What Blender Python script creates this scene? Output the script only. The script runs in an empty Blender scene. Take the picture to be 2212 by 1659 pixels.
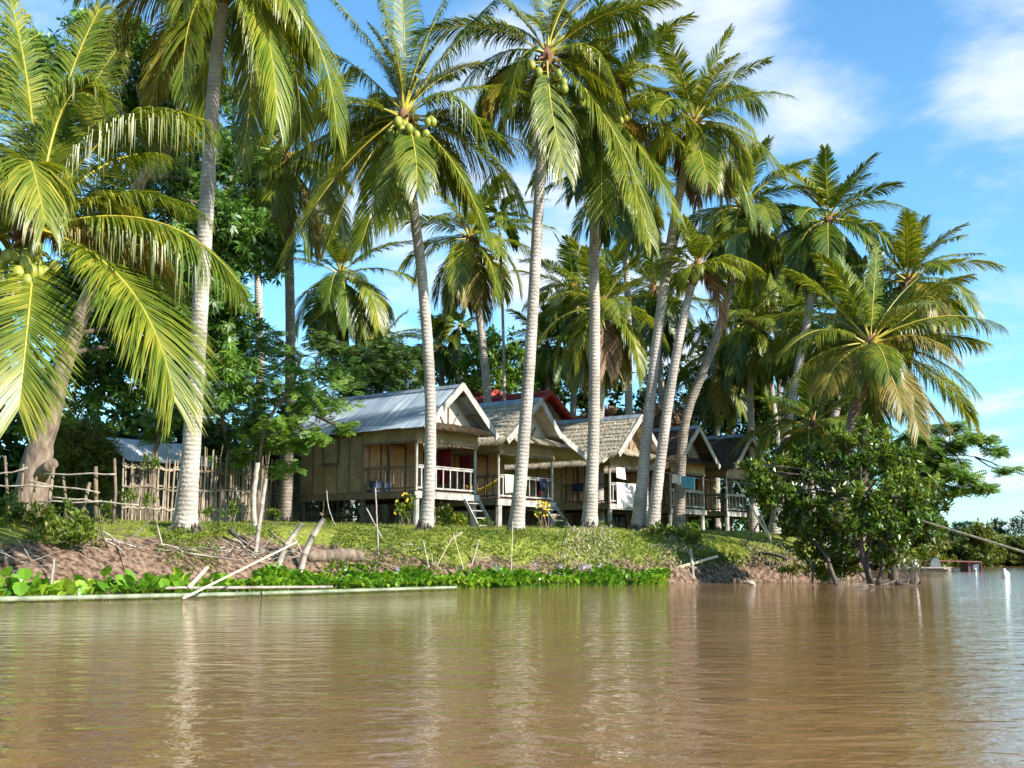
import bpy, math, random
from mathutils import Vector, Matrix, noise
V = Vector
R = random.Random(7)
scene = bpy.context.scene
COL = scene.collection

# ---------------------------------------------------------------- camera, sky, sun, exposure
F = 2500.0                      # focal length in units of a 2212 px wide frame
TH = math.atan((1198 - 829.5) / F)
CAMZ = 0.8
cam = bpy.data.cameras.new("camera"); camo = bpy.data.objects.new("camera", cam); COL.objects.link(camo)
camo.location = (0, 0, CAMZ); camo.rotation_euler = (math.radians(90) + TH, 0, 0)
cam.sensor_width = 36; cam.lens = 36 * F / 2212; cam.clip_start = 0.1; cam.clip_end = 3000
scene.camera = camo
CT, ST = math.cos(TH), math.sin(TH)

def ray(px, py):
    a = (px - 1106) / F; b = -(py - 829.5) / F
    return V((a, CT - ST * b, ST + CT * b))

def at(px, py, Y):
    d = ray(px, py)
    return V((0, 0, CAMZ)) + d * (Y / d.y)

SUN_EL = math.radians(31)
sh = V((0.85, -0.53)).normalized()
sundir = V((sh.x * math.cos(SUN_EL), sh.y * math.cos(SUN_EL), math.sin(SUN_EL)))
sl = bpy.data.lights.new("sun", 'SUN'); slo = bpy.data.objects.new("sun", sl); COL.objects.link(slo)
sl.energy = 4.3; sl.angle = math.radians(0.53); sl.color = (1.0, 0.94, 0.84)
slo.rotation_euler = sundir.to_track_quat('Z', 'Y').to_euler(); slo.location = (40, -30, 60)

world = bpy.data.worlds.new("World"); scene.world = world; world.use_nodes = True
nt = world.node_tree; nt.nodes.clear()
def N(tree, typ, **kw):
    n = tree.nodes.new(typ)
    for k, v in kw.items(): setattr(n, k, v)
    return n
def mathn(tree, op, a, b=None, clamp=False):
    n = N(tree, 'ShaderNodeMath', operation=op, use_clamp=clamp)
    for i, s in enumerate((a, b)):
        if s is None: continue
        if isinstance(s, (int, float)): n.inputs[i].default_value = s
        else: tree.links.new(s, n.inputs[i])
    return n.outputs[0]
sky = N(nt, 'ShaderNodeTexSky', sky_type='NISHITA', sun_disc=False, sun_elevation=SUN_EL,
        sun_rotation=math.atan2(sh.x, sh.y), altitude=100, air_density=1.0, dust_density=0.6, ozone_density=2.2)
bg = N(nt, 'ShaderNodeBackground'); bg.inputs[1].default_value = 0.105
out = N(nt, 'ShaderNodeOutputWorld')
tc = N(nt, 'ShaderNodeTexCoord')
sep = N(nt, 'ShaderNodeSeparateXYZ'); nt.links.new(tc.outputs['Generated'], sep.inputs[0])
# clouds lie on a flat layer above the scene: direction projected on it
zz = mathn(nt, 'ADD', sep.outputs[2], 0.16)
cx = mathn(nt, 'DIVIDE', sep.outputs[0], zz); cy = mathn(nt, 'DIVIDE', sep.outputs[1], zz)
cmb = N(nt, 'ShaderNodeCombineXYZ'); nt.links.new(cx, cmb.inputs[0]); nt.links.new(cy, cmb.inputs[1])
cn = N(nt, 'ShaderNodeTexNoise'); cn.inputs['Scale'].default_value = 1.9; cn.inputs['Detail'].default_value = 7; cn.inputs['Roughness'].default_value = 0.58
cn.inputs['Distortion'].default_value = 0.25
nt.links.new(cmb.outputs[0], cn.inputs['Vector'])
clouds = mathn(nt, 'ADD', mathn(nt, 'MULTIPLY', mathn(nt, 'SUBTRACT', cn.outputs['Fac'], .5), 1.9), .47)
def lump(px, py, size, amt):
    """a cloud bank in a fixed direction of the sky"""
    d = ray(px, py).normalized()
    dot = N(nt, 'ShaderNodeVectorMath', operation='DOT_PRODUCT'); dot.inputs[1].default_value = d
    nt.links.new(tc.outputs['Generated'], dot.inputs[0])
    mr = N(nt, 'ShaderNodeMapRange', interpolation_type='SMOOTHSTEP')
    mr.inputs[1].default_value = math.cos(math.radians(size)); mr.inputs[2].default_value = 1.0
    mr.inputs[3].default_value = 0; mr.inputs[4].default_value = amt
    nt.links.new(dot.outputs['Value'], mr.inputs[0])
    return mr.outputs[0]
for L in ((1680, 190, 6, .24), (1500, 60, 5, .16), (1790, 250, 5, .14), (2175, 30, 5.5, .15), (1000, 600, 8, .20), (1280, 560, 7, .22), (1530, 660, 5.5, .3),
          (2130, 1060, 5.0, .14), (2160, 240, 4, .12), (800, 480, 4, .1), (1050, 150, 5, .2), (1980, 180, 6, -.14), (600, 40, 5, -.1), (1900, 420, 7, -.1)):
    clouds = mathn(nt, 'ADD', clouds, lump(*L))
cr = N(nt, 'ShaderNodeMapRange', interpolation_type='SMOOTHSTEP')
cr.inputs[1].default_value = 0.46; cr.inputs[2].default_value = 1.0; cr.inputs[3].default_value = 0; cr.inputs[4].default_value = 0.93
nt.links.new(clouds, cr.inputs[0])
skm = N(nt, 'ShaderNodeMix', data_type='RGBA', blend_type='MULTIPLY'); skm.inputs[0].default_value = 1.0
nt.links.new(sky.outputs[0], skm.inputs[6]); skm.inputs[7].default_value = (.63, 1.0, 1.12, 1)
mix = N(nt, 'ShaderNodeMix', data_type='RGBA'); nt.links.new(cr.outputs[0], mix.inputs[0])
nt.links.new(skm.outputs[2], mix.inputs[6]); mix.inputs[7].default_value = (4.0, 4.3, 4.8, 1)
nt.links.new(mix.outputs[2], bg.inputs[0]); nt.links.new(bg.outputs[0], out.inputs[0])

scene.view_settings.view_transform = 'Standard'; scene.view_settings.look = 'None'
scene.view_settings.gamma = 1.0; scene.view_settings.exposure = 1.32
scene.cycles.max_bounces = 7; scene.cycles.diffuse_bounces = 3; scene.cycles.glossy_bounces = 3
scene.cycles.transmission_bounces = 4; scene.cycles.caustics_reflective = False; scene.cycles.caustics_refractive = False
scene.cycles.sample_clamp_indirect = 6

# ---------------------------------------------------------------- mesh helpers
class MB:
    def __init__(s): s.v = []; s.f = []; s.m = []
    def add(s, vs, fs, mi=0):
        o = len(s.v); s.v.extend(vs)
        for f in fs: s.f.append(tuple(i + o for i in f)); s.m.append(mi)
    def quad(s, a, b, c, d, mi=0): s.add([a, b, c, d], [(0, 1, 2, 3)], mi)
    def tri(s, a, b, c, mi=0): s.add([a, b, c], [(0, 1, 2)], mi)
    def hexa(s, p, mi=0):
        """p: 4 bottom corners then 4 top corners"""
        s.add(p, [(3, 2, 1, 0), (4, 5, 6, 7), (0, 1, 5, 4), (1, 2, 6, 5), (2, 3, 7, 6), (3, 0, 4, 7)], mi)
    def box(s, c, x, y, z, mi=0):
        """centre and three half-axis vectors"""
        s.hexa([c - x - y - z, c + x - y - z, c + x + y - z, c - x + y - z, c - x - y + z, c + x - y + z, c + x + y + z, c - x + y + z], mi)
    def beam(s, a, b, w, h, up=V((0, 0, 1)), mi=0):
        t = (b - a); L = t.length; t.normalize()
        sd = t.cross(up)
        if sd.length < 1e-4: sd = t.cross(V((0, 1, 0)))
        sd.normalize(); u = sd.cross(t)
        s.box((a + b) / 2, t * L / 2, sd * w / 2, u * h / 2, mi)
    def tube(s, pts, rad, n=8, mi=0, cap=True):
        prev = None; rings = []
        o = len(s.v)
        for i, p in enumerate(pts):
            t = (pts[min(i + 1, len(pts) - 1)] - pts[max(i - 1, 0)]).normalized()
            if prev is None:
                a = t.cross(V((0, 0, 1)))
                if a.length < .05: a = t.cross(V((1, 0, 0)))
            else: a = prev - t * prev.dot(t)
            a.normalize(); prev = a; b = t.cross(a)
            r = rad[i] if isinstance(rad, (list, tuple)) else rad
            for k in range(n):
                an = 2 * math.pi * k / n
                s.v.append(p + a * (r * math.cos(an)) + b * (r * math.sin(an)))
        for i in range(len(pts) - 1):
            for k in range(n):
                k2 = (k + 1) % n
                s.f.append((o + i * n + k, o + i * n + k2, o + (i + 1) * n + k2, o + (i + 1) * n + k)); s.m.append(mi)
        if cap:
            s.f.append(tuple(o + k for k in reversed(range(n)))); s.m.append(mi)
            e = o + (len(pts) - 1) * n
            s.f.append(tuple(e + k for k in range(n))); s.m.append(mi)
    def ball(s, c, r, n=8, m=6, sc=(1, 1, 1), mi=0):
        o = len(s.v)
        for i in range(m + 1):
            ph = math.pi * i / m
            for k in range(n):
                th = 2 * math.pi * k / n
                s.v.append(c + V((r * sc[0] * math.sin(ph) * math.cos(th), r * sc[1] * math.sin(ph) * math.sin(th), r * sc[2] * math.cos(ph))))
        for i in range(m):
            for k in range(n):
                k2 = (k + 1) % n
                s.f.append((o + i * n + k, o + (i + 1) * n + k, o + (i + 1) * n + k2, o + i * n + k2)); s.m.append(mi)
    def build(s, name, mats, parent=None, smooth=False, origin=None):
        if not isinstance(mats, (list, tuple)): mats = [mats]
        if parent is not None: og = V(parent['_o'])
        else: og = origin or V((0, 0, 0))
        me = bpy.data.meshes.new(name)
        me.from_pydata([v - og for v in s.v], [], s.f)
        for m in mats: me.materials.append(m)
        if len(mats) > 1: me.polygons.foreach_set('material_index', s.m)
        if smooth: me.polygons.foreach_set('use_smooth', [True] * len(s.f))
        me.update()
        o = bpy.data.objects.new(name, me); COL.objects.link(o)
        if parent is not None:
            o.parent = parent
            o['_o'] = tuple(og)
        else: o.location = og; o['_o'] = tuple(og)
        return o

def tag(o, label=None, cat=None, group=None, kind=None):
    for k, v in (('label', label), ('category', cat), ('group', group), ('kind', kind)):
        if v: o[k] = v
    return o
def thing(name, loc, label, cat, group=None):
    o = bpy.data.objects.new(name, None); COL.objects.link(o); o.location = loc; o['_o'] = tuple(loc)
    o.empty_display_size = 0.2
    return tag(o, label, cat, group)

def crom(pts, n):
    """Catmull-Rom through pts"""
    P = [pts[0] * 2 - pts[1]] + list(pts) + [pts[-1] * 2 - pts[-2]]
    res = []; segs = len(pts) - 1
    for i in range(n + 1):
        x = i / n * segs; k = min(int(x), segs - 1); t = x - k
        a, b, c, d = P[k:k + 4]
        res.append(((b * 2) + (c - a) * t + (a * 2 - b * 5 + c * 4 - d) * t * t + (b * 3 - a - c * 3 + d) * t ** 3) * .5)
    return res
def rv(rr=R):
    while True:
        v = V((rr.uniform(-1, 1), rr.uniform(-1, 1), rr.uniform(-1, 1)))
        if .01 < v.length < 1: return v

# ---------------------------------------------------------------- materials
def mat(name, c1, c2, scale=4., rough=.85, stretch=(1, 1, 1), bump=0., bscale=None, detail=5, lo=.35, hi=.65, c3=None, island=0., spec=.35, rot=None, transl=None, wave=None, brick=None, wavebump=0., metal=0.):
    m = bpy.data.materials.new(name); m.use_nodes = True; t = m.node_tree; t.nodes.clear()
    o = N(t, 'ShaderNodeOutputMaterial'); p = N(t, 'ShaderNodeBsdfPrincipled')
    p.inputs['Roughness'].default_value = rough; p.inputs['Specular IOR Level'].default_value = spec; p.inputs['Metallic'].default_value = metal
    tx = N(t, 'ShaderNodeTexCoord'); mp = N(t, 'ShaderNodeMapping'); mp.inputs['Scale'].default_value = stretch
    t.links.new(tx.outputs['Object'], mp.inputs[0])
    if rot is not None: mp.vector_type = 'TEXTURE'; mp.inputs['Rotation'].default_value = (0, 0, rot); mp.inputs['Scale'].default_value = tuple(1 / q for q in stretch)
    ns = N(t, 'ShaderNodeTexNoise'); ns.inputs['Scale'].default_value = scale; ns.inputs['Detail'].default_value = detail; ns.inputs['Roughness'].default_value = .6
    t.links.new(mp.outputs[0], ns.inputs['Vector'])
    fac = ns.outputs['Fac']
    if island:
        g = N(t, 'ShaderNodeNewGeometry')
        a = mathn(t, 'MULTIPLY', mathn(t, 'SUBTRACT', g.outputs['Random Per Island'], .5), island)
        fac = mathn(t, 'ADD', fac, a)
    rp = N(t, 'ShaderNodeValToRGB'); e = rp.color_ramp.elements
    e[0].position = lo; e[0].color = (*c1, 1); e[1].position = hi; e[1].color = (*c2, 1)
    if c3:
        q = rp.color_ramp.elements.new(min(.98, hi + .22)); q.color = (*c3, 1)
    t.links.new(fac, rp.inputs[0]); colr = rp.outputs[0]
    h = None
    if wave:   # (direction axis, scale, distortion, dark factor)
        w = N(t, 'ShaderNodeTexWave', wave_type='BANDS', bands_direction=wave[0]); w.inputs['Scale'].default_value = wave[1]
        w.inputs['Distortion'].default_value = wave[2]; w.inputs['Detail'].default_value = 2; w.inputs['Detail Scale'].default_value = 1.5
        t.links.new(tx.outputs['Object'], w.inputs['Vector'])
        mx = N(t, 'ShaderNodeMix', data_type='RGBA', blend_type='MULTIPLY'); 
        rr = N(t, 'ShaderNodeValToRGB'); rr.color_ramp.elements[0].color = (wave[3],) * 3 + (1,); rr.color_ramp.elements[1].position = .45
        t.links.new(w.outputs['Fac'], rr.inputs[0]); n7 = N(t, 'ShaderNodeTexNoise'); n7.inputs['Scale'].default_value = 1.1; n7.inputs['Detail'].default_value = 4; t.links.new(tx.outputs['Object'], n7.inputs['Vector'])
        t.links.new(mathn(t, 'MULTIPLY', mathn(t, 'SUBTRACT', n7.outputs['Fac'], .25), 2.2, True), mx.inputs[0])
        t.links.new(colr, mx.inputs[6]); t.links.new(rr.outputs[0], mx.inputs[7]); colr = mx.outputs[2]; h = w.outputs['Fac']
    if brick:  # woven strips (size, dark factor)
        ck = N(t, 'ShaderNodeTexBrick'); ck.inputs['Scale'].default_value = brick[0]; ck.inputs['Mortar Size'].default_value = .012
        ck.inputs['Color1'].default_value = (1, 1, 1, 1); ck.inputs['Color2'].default_value = (brick[1],) * 3 + (1,); ck.inputs['Mortar'].default_value = (brick[1] * .7,) * 3 + (1,)
        ck.inputs['Brick Width'].default_value = .55; ck.inputs['Row Height'].default_value = .16
        # run along the wall: x' = along u+v , y' = z
        cb = N(t, 'ShaderNodeCombineXYZ'); s3 = N(t, 'ShaderNodeSeparateXYZ'); t.links.new(tx.outputs['Object'], s3.inputs[0])
        t.links.new(mathn(t, 'SUBTRACT', s3.outputs[1], s3.outputs[0]), cb.inputs[0]); t.links.new(s3.outputs[2], cb.inputs[1])
        t.links.new(cb.outputs[0], ck.inputs['Vector'])
        mx = N(t, 'ShaderNodeMix', data_type='RGBA', blend_type='MULTIPLY'); mx.inputs[0].default_value = 1
        t.links.new(colr, mx.inputs[6]); t.links.new(ck.outputs['Color'], mx.inputs[7]); colr = mx.outputs[2]
    t.links.new(colr, p.inputs['Base Color'])
    if bump or wavebump:
        nb = N(t, 'ShaderNodeTexNoise'); nb.inputs['Scale'].default_value = bscale or scale * 3; nb.inputs['Detail'].default_value = 6
        t.links.new(mp.outputs[0], nb.inputs['Vector'])
        hh = mathn(t, 'MULTIPLY', nb.outputs['Fac'], bump)
        if h is not None and wavebump: hh = mathn(t, 'ADD', hh, mathn(t, 'MULTIPLY', h, wavebump))
        b = N(t, 'ShaderNodeBump'); b.inputs['Strength'].default_value = 1; b.inputs['Distance'].default_value = 1
        t.links.new(hh, b.inputs['Height']); t.links.new(b.outputs[0], p.inputs['Normal'])
    sh_ = p.outputs[0]
    if transl:   # (share, colour gain rgb)
        tr = N(t, 'ShaderNodeBsdfTranslucent'); gm = N(t, 'ShaderNodeMix', data_type='RGBA', blend_type='MULTIPLY'); gm.inputs[0].default_value = 1
        t.links.new(colr, gm.inputs[6]); gm.inputs[7].default_value = (*transl[1], 1); t.links.new(gm.outputs[2], tr.inputs[0])
        ms = N(t, 'ShaderNodeMixShader'); ms.inputs[0].default_value = transl[0]
        t.links.new(p.outputs[0], ms.inputs[1]); t.links.new(tr.outputs[0], ms.inputs[2]); sh_ = ms.outputs[0]
    t.links.new(sh_, o.inputs[0])
    return m
M = {}
def leafm(n, c1, c2, c3, rough=.42, tr=.35, spec=.5, gain=(1.5, 1.35, .7)):
    M[n] = mat(n, c1, c2, scale=.8, rough=rough, island=.5, lo=.25, hi=.6, c3=c3, transl=(tr, gain), spec=spec, detail=2)
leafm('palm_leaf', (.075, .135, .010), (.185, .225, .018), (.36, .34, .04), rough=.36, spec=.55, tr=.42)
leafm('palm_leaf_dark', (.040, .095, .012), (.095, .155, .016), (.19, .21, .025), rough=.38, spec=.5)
leafm('palm_leaf_young', (.10, .17, .012), (.22, .26, .02), (.34, .30, .03), rough=.4)
leafm('palm_leaf_old', (.15, .15, .02), (.27, .21, .03), (.38, .27, .06), rough=.5)
leafm('palm_leaf_dead', (.14, .075, .04), (.24, .14, .08), (.40, .30, .2), rough=.8, tr=.15, gain=(1, .9, .8))
leafm('mango_leaf', (.025, .075, .008), (.06, .145, .012), (.15, .26, .025), rough=.4, tr=.22)
leafm('shrub_leaf', (.04, .10, .010), (.115, .19, .018), (.28, .31, .045), rough=.26, spec=.7, tr=.2)
leafm('feather_leaf', (.07, .15, .018), (.13, .24, .028), (.22, .32, .04), rough=.5, tr=.35)
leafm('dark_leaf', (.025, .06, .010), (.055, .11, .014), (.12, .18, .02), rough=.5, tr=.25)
leafm('bamboo_leaf', (.07, .11, .015), (.13, .16, .022), (.20, .20, .03), rough=.5, tr=.35)
leafm('hyacinth_leaf', (.06, .17, .012), (.16, .32, .02), (.32, .44, .04), rough=.3, tr=.35)
leafm('grass_blade', (.09, .13, .015), (.17, .20, .025), (.30, .26, .06), rough=.6, tr=.3)
leafm('weed_leaf', (.07, .13, .015), (.14, .20, .02), (.25, .26, .03), rough=.5, tr=.35)
leafm('flower_yellow', (.75, .42, .01), (.85, .55, .02), (.9, .65, .04), rough=.6, tr=.2, gain=(1, 1, 1))
leafm('flower_violet', (.5, .4, .6), (.6, .5, .68), (.65, .55, .72), rough=.6, tr=.2, gain=(1, 1, 1))
leafm('straw', (.32, .26, .18), (.54, .46, .34), (.68, .60, .47), rough=.9, tr=.08, spec=.1, gain=(1, 1, 1))
leafm('straw_dark', (.045, .033, .022), (.10, .07, .045), (.19, .14, .09), rough=.9, tr=.05, spec=.1, gain=(1, 1, 1))
leafm('far_leaf', (.020, .048, .022), (.035, .070, .028), (.06, .10, .035), rough=.7, tr=.15, spec=.1, gain=(1, 1, 1))
M['rachis'] = mat('rachis', (.30, .24, .03), (.44, .36, .05), 3, .5, island=.3)
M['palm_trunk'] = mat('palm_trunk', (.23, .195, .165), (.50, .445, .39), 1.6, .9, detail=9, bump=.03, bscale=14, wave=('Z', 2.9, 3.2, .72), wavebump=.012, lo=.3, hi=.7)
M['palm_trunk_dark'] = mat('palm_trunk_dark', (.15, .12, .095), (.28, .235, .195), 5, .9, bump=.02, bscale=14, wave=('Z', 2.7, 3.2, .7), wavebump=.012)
M['palm_fibre'] = mat('palm_fibre', (.12, .055, .025), (.24, .13, .07), 8, .9, stretch=(1, 1, .3))
M['coconut'] = mat('coconut', (.15, .18, .025), (.30, .31, .05), 3, .45, island=.6)
M['bark'] = mat('bark', (.10, .07, .05), (.27, .205, .15), 6, .95, stretch=(1, 1, .35), bump=.05, bscale=9)
M['bark_dark'] = mat('bark_dark', (.045, .035, .028), (.12, .095, .075), 7, .95, stretch=(1, 1, .3), bump=.02)
M['wood_grey'] = mat('wood_grey', (.20, .185, .165), (.42, .39, .355), 5, .85, stretch=(1, 1, .6), bump=.006, bscale=30, island=.3)
M['wood_brown'] = mat('wood_brown', (.10, .070, .045), (.20, .145, .095), 8, .85, bump=.005, bscale=30, island=.3)
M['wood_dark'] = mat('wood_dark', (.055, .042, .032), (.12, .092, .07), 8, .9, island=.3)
M['driftwood'] = mat('driftwood', (.19, .155, .125), (.42, .365, .305), 7, .9, bump=.01, bscale=25, island=.3)
M['weave'] = mat('weave', (.27, .195, .11), (.43, .325, .19), 1.6, .8, brick=(7., .62), bump=.004, bscale=30)
M['weave_warm'] = mat('weave_warm', (.40, .22, .11), (.52, .31, .16), 1.8, .8, brick=(7., .75))
M['weave_pale'] = mat('weave_pale', (.50, .43, .34), (.66, .59, .48), 2, .8, brick=(7., .8))
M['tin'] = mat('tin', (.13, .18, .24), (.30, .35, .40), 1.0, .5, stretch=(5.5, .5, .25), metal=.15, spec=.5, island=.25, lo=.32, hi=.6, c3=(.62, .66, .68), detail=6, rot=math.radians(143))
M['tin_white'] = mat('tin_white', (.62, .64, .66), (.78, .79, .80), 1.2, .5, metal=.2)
M['thatch_tan'] = mat('thatch_tan', (.30, .25, .18), (.58, .50, .39), 2.2, .95, bump=.05, bscale=14)
M['thatch_dark'] = mat('thatch_dark', (.055, .042, .03), (.12, .09, .06), 3.5, .95, bump=.05, bscale=14)
M['red_tile'] = mat('red_tile', (.20, .020, .022), (.33, .040, .036), 3, .6, island=.3)
M['red_ridge'] = mat('red_ridge', (.24, .028, .022), (.34, .05, .035), 3, .6)
M['bamboo_pole'] = mat('bamboo_pole', (.46, .38, .24), (.64, .55, .38), 5, .55, island=.4)
M['bamboo_green'] = mat('bamboo_green', (.10, .125, .07), (.30, .33, .22), 2.2, .6)
M['bamboo_stake'] = mat('bamboo_stake', (.16, .125, .085), (.36, .29, .21), 4, .85, island=.7)
M['cloth_white'] = mat('cloth_white', (.74, .72, .70), (.82, .80, .78), 3, .9)
M['cloth_red'] = mat('cloth_red', (.10, .008, .016), (.24, .02, .04), 6, .9, c3=(.38, .09, .11))
M['cloth_green'] = mat('cloth_green', (.42, .50, .30), (.50, .57, .37), 3, .9)
M['cloth_blue'] = mat('cloth_blue', (.10, .38, .55), (.16, .48, .64), 3, .9)
M['cloth_dark'] = mat('cloth_dark', (.012, .014, .035), (.03, .04, .08), 4, .9)
M['cloth_yellow'] = mat('cloth_yellow', (.50, .30, .03), (.62, .42, .06), 9, .9, wave=('X', 9, 1, .4))
M['cloth_checked'] = mat('cloth_checked', (.70, .58, .55), (.84, .80, .77), 5, .9)
M['plastic_blue'] = mat('plastic_blue', (.02, .045, .10), (.03, .06, .13), 3, .5)
M['plastic_white'] = mat('plastic_white', (.80, .80, .78), (.86, .86, .85), 3, .35)
M['plastic_clear'] = mat('plastic_clear', (.45, .58, .66), (.60, .70, .76), 3, .2)
M['label_blue'] = mat('label_blue', (.03, .14, .42), (.04, .18, .5), 3, .4)
M['red_paint'] = mat('red_paint', (.085, .022, .025), (.15, .04, .04), 4, .6)
M['drum_grey'] = mat('drum_grey', (.07, .085, .10), (.15, .17, .18), 4, .6)
M['rope'] = mat('rope', (.5, .5, .46), (.6, .6, .56), 5, .8)
M['interior'] = mat('interior', (.06, .045, .03), (.12, .09, .06), 3, .9)

# ---------------------------------------------------------------- terrain, water
SHORE = [(-90, 8), (-60, 14), (-25, 18.5), (-9, 21.9), (-6.6, 24.9), (-4.3, 27.8), (0, 29.8), (3.8, 32.3), (7.4, 35.2), (9.6, 36.0), (11.6, 38.5), (14, 47), (17.5, 58), (23, 72), (28.5, 83), (45, 88), (90, 95), (400, 110)]
def shore_s(x, y):
    best = 1e9; sg = 1
    for (x0, y0), (x1, y1) in zip(SHORE, SHORE[1:]):
        dx, dy = x1 - x0, y1 - y0; t = ((x - x0) * dx + (y - y0) * dy) / (dx * dx + dy * dy)
        t = 0 if t < 0 else 1 if t > 1 else t
        ex, ey = x - x0 - t * dx, y - y0 - t * dy; d = ex * ex + ey * ey
        if d < best: best = d; sg = 1 if (dx * (y - y0) - dy * (x - x0)) > 0 else -1
    return sg * math.sqrt(best)
PROF = [(-6, -1.6), (0, -.05), (.3, .40), (.8, .82), (1.4, 1.10), (2.4, 1.38), (3.5, 1.53), (5, 1.60), (7, 1.66), (10, 1.82), (16, 1.95), (40, 2.0), (400, 2.4)]
def ground(x, y):
    s = shore_s(x, y)
    if s < -6: return -1.6
    for (a, za), (b, zb) in zip(PROF, PROF[1:]):
        if s <= b: z = za + (zb - za) * (s - a) / (b - a); break
    else: z = 2.4
    if s > .2:
        k = min(1, s / 1.5)
        z += k * (.10 * noise.noise(V((x * .55, y * .55, 0))) + .05 * noise.noise(V((x * 1.9, y * 1.9, 3)))) * (1.6 if s < 4 else .55)
    return z
def gp(px, Y, dz=0.):
    """ground point seen in column px at distance Y"""
    x = at(px, 1140, Y).x
    return V((x, Y, ground(x, Y) + dz))

tb = MB()
xs = [-120, -80, -50, -35, -26, -21] + [-18 + .3 * i for i in range(125)] + [20 + 1.2 * i for i in range(22)] + [50, 60, 80, 110, 160, 240, 400]
ys = [-20, 5, 12, 16] + [19 + .25 * i for i in range(100)] + [44.5 + 1.0 * i for i in range(50)] + [98, 105, 120, 150, 200, 300, 450, 700]
for y in ys:
    for x in xs: tb.v.append(V((x, y, ground(x, y))))
nx = len(xs)
for j in range(len(ys) - 1):
    for i in range(nx - 1):
        tb.f.append((j * nx + i, j * nx + i + 1, (j + 1) * nx + i + 1, (j + 1) * nx + i)); tb.m.append(0)
# ground material: mud low on the bank, patchy grass above
gm = bpy.data.materials.new('bank_soil'); gm.use_nodes = True; t = gm.node_tree; p = t.nodes['Principled BSDF']; p.inputs['Roughness'].default_value = .95; p.inputs['Specular IOR Level'].default_value = .1
tx = N(t, 'ShaderNodeTexCoord'); s3 = N(t, 'ShaderNodeSeparateXYZ'); t.links.new(tx.outputs['Object'], s3.inputs[0])
n1 = N(t, 'ShaderNodeTexNoise'); n1.inputs['Scale'].default_value = 1.3; n1.inputs['Detail'].default_value = 7; t.links.new(tx.outputs['Object'], n1.inputs['Vector'])
n2 = N(t, 'ShaderNodeTexNoise'); n2.inputs['Scale'].default_value = 9; n2.inputs['Detail'].default_value = 6; t.links.new(tx.outputs['Object'], n2.inputs['Vector'])
def ramp(fac, stops):
    r = N(t, 'ShaderNodeValToRGB'); el = r.color_ramp.elements
    while len(el) < len(stops): el.new(.5)
    for e, (pos, c) in zip(el, stops): e.position = pos; e.color = (*c, 1)
    t.links.new(fac, r.inputs[0]); return r.outputs[0]
mud = ramp(n2.outputs['Fac'], [(.36, (.045, .028, .02)), (.5, (.150, .096, .066)), (.66, (.24, .165, .12))])
gra = ramp(n2.outputs['Fac'], [(.3, (.10, .13, .018)), (.55, (.19, .215, .035)), (.75, (.29, .25, .08))])
hgt = mathn(t, 'ADD', s3.outputs[2], mathn(t, 'MULTIPLY', mathn(t, 'SUBTRACT', n1.outputs['Fac'], .5), 1.3))
hgt = mathn(t, 'ADD', hgt, mathn(t, 'MULTIPLY', mathn(t, 'ADD', mathn(t, 'MULTIPLY', s3.outputs[0], .25), 1.4, True), .55, False))
mk = N(t, 'ShaderNodeMapRange'); mk.inputs[1].default_value = 1.05; mk.inputs[2].default_value = 1.3; t.links.new(hgt, mk.inputs[0])
mx = N(t, 'ShaderNodeMix', data_type='RGBA'); t.links.new(mk.outputs[0], mx.inputs[0]); t.links.new(mud, mx.inputs[6]); t.links.new(gra, mx.inputs[7])
t.links.new(mx.outputs[2], p.inputs['Base Color'])
bp = N(t, 'ShaderNodeBump'); bp.inputs['Strength'].default_value = .9; bp.inputs['Distance'].default_value = .08; t.links.new(n2.outputs['Fac'], bp.inputs['Height']); t.links.new(bp.outputs[0], p.inputs['Normal'])
tag(tb.build('ground', gm, smooth=True), kind='structure')

wm = bpy.data.materials.new('river_water'); wm.use_nodes = True; t = wm.node_tree; p = t.nodes['Principled BSDF']
p.inputs['Roughness'].default_value = .04; p.inputs['IOR'].default_value = 1.27
tx = N(t, 'ShaderNodeTexCoord')
def wn(sx, sy, sc, det, dist=0):
    mp = N(t, 'ShaderNodeMapping'); mp.inputs['Scale'].default_value = (sx, sy, 1); mp.inputs['Rotation'].default_value = (0, 0, .15); t.links.new(tx.outputs['Object'], mp.inputs[0])
    n = N(t, 'ShaderNodeTexNoise'); n.inputs['Scale'].default_value = sc; n.inputs['Detail'].default_value = det; n.inputs['Distortion'].default_value = dist; t.links.new(mp.outputs[0], n.inputs['Vector'])
    return n.outputs['Fac']
big = wn(.25, .5, .6, 3)
wc = ramp(big, [(.35, (.168, .088, .034)), (.65, (.22, .120, .049))]); t.links.new(wc, p.inputs['Base Color'])
h = mathn(t, 'ADD', mathn(t, 'MULTIPLY', mathn(t, 'ADD', wn(.7, 1.3, 2.2, 2, .4), mathn(t, 'MULTIPLY', wn(1.1, 1.3, 5.0, 3, .6), .42)), .026), mathn(t, 'MULTIPLY', wn(1.1, 1.3, 12, 3, .3), .003))
h = mathn(t, 'MULTIPLY', h, mathn(t, 'ADD', mathn(t, 'MULTIPLY', wn(.2, .4, .5, 2), 1.4), .25))
bp = N(t, 'ShaderNodeBump'); bp.inputs['Strength'].default_value = 1; bp.inputs['Distance'].default_value = 1; t.links.new(h, bp.inputs['Height']); t.links.new(bp.outputs[0], p.inputs['Normal'])
wb = MB(); wb.quad(V((-400, -60, 0)), V((600, -60, 0)), V((600, 700, 0)), V((-400, 700, 0)))
tag(wb.build('river_water', wm), kind='structure')
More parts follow.
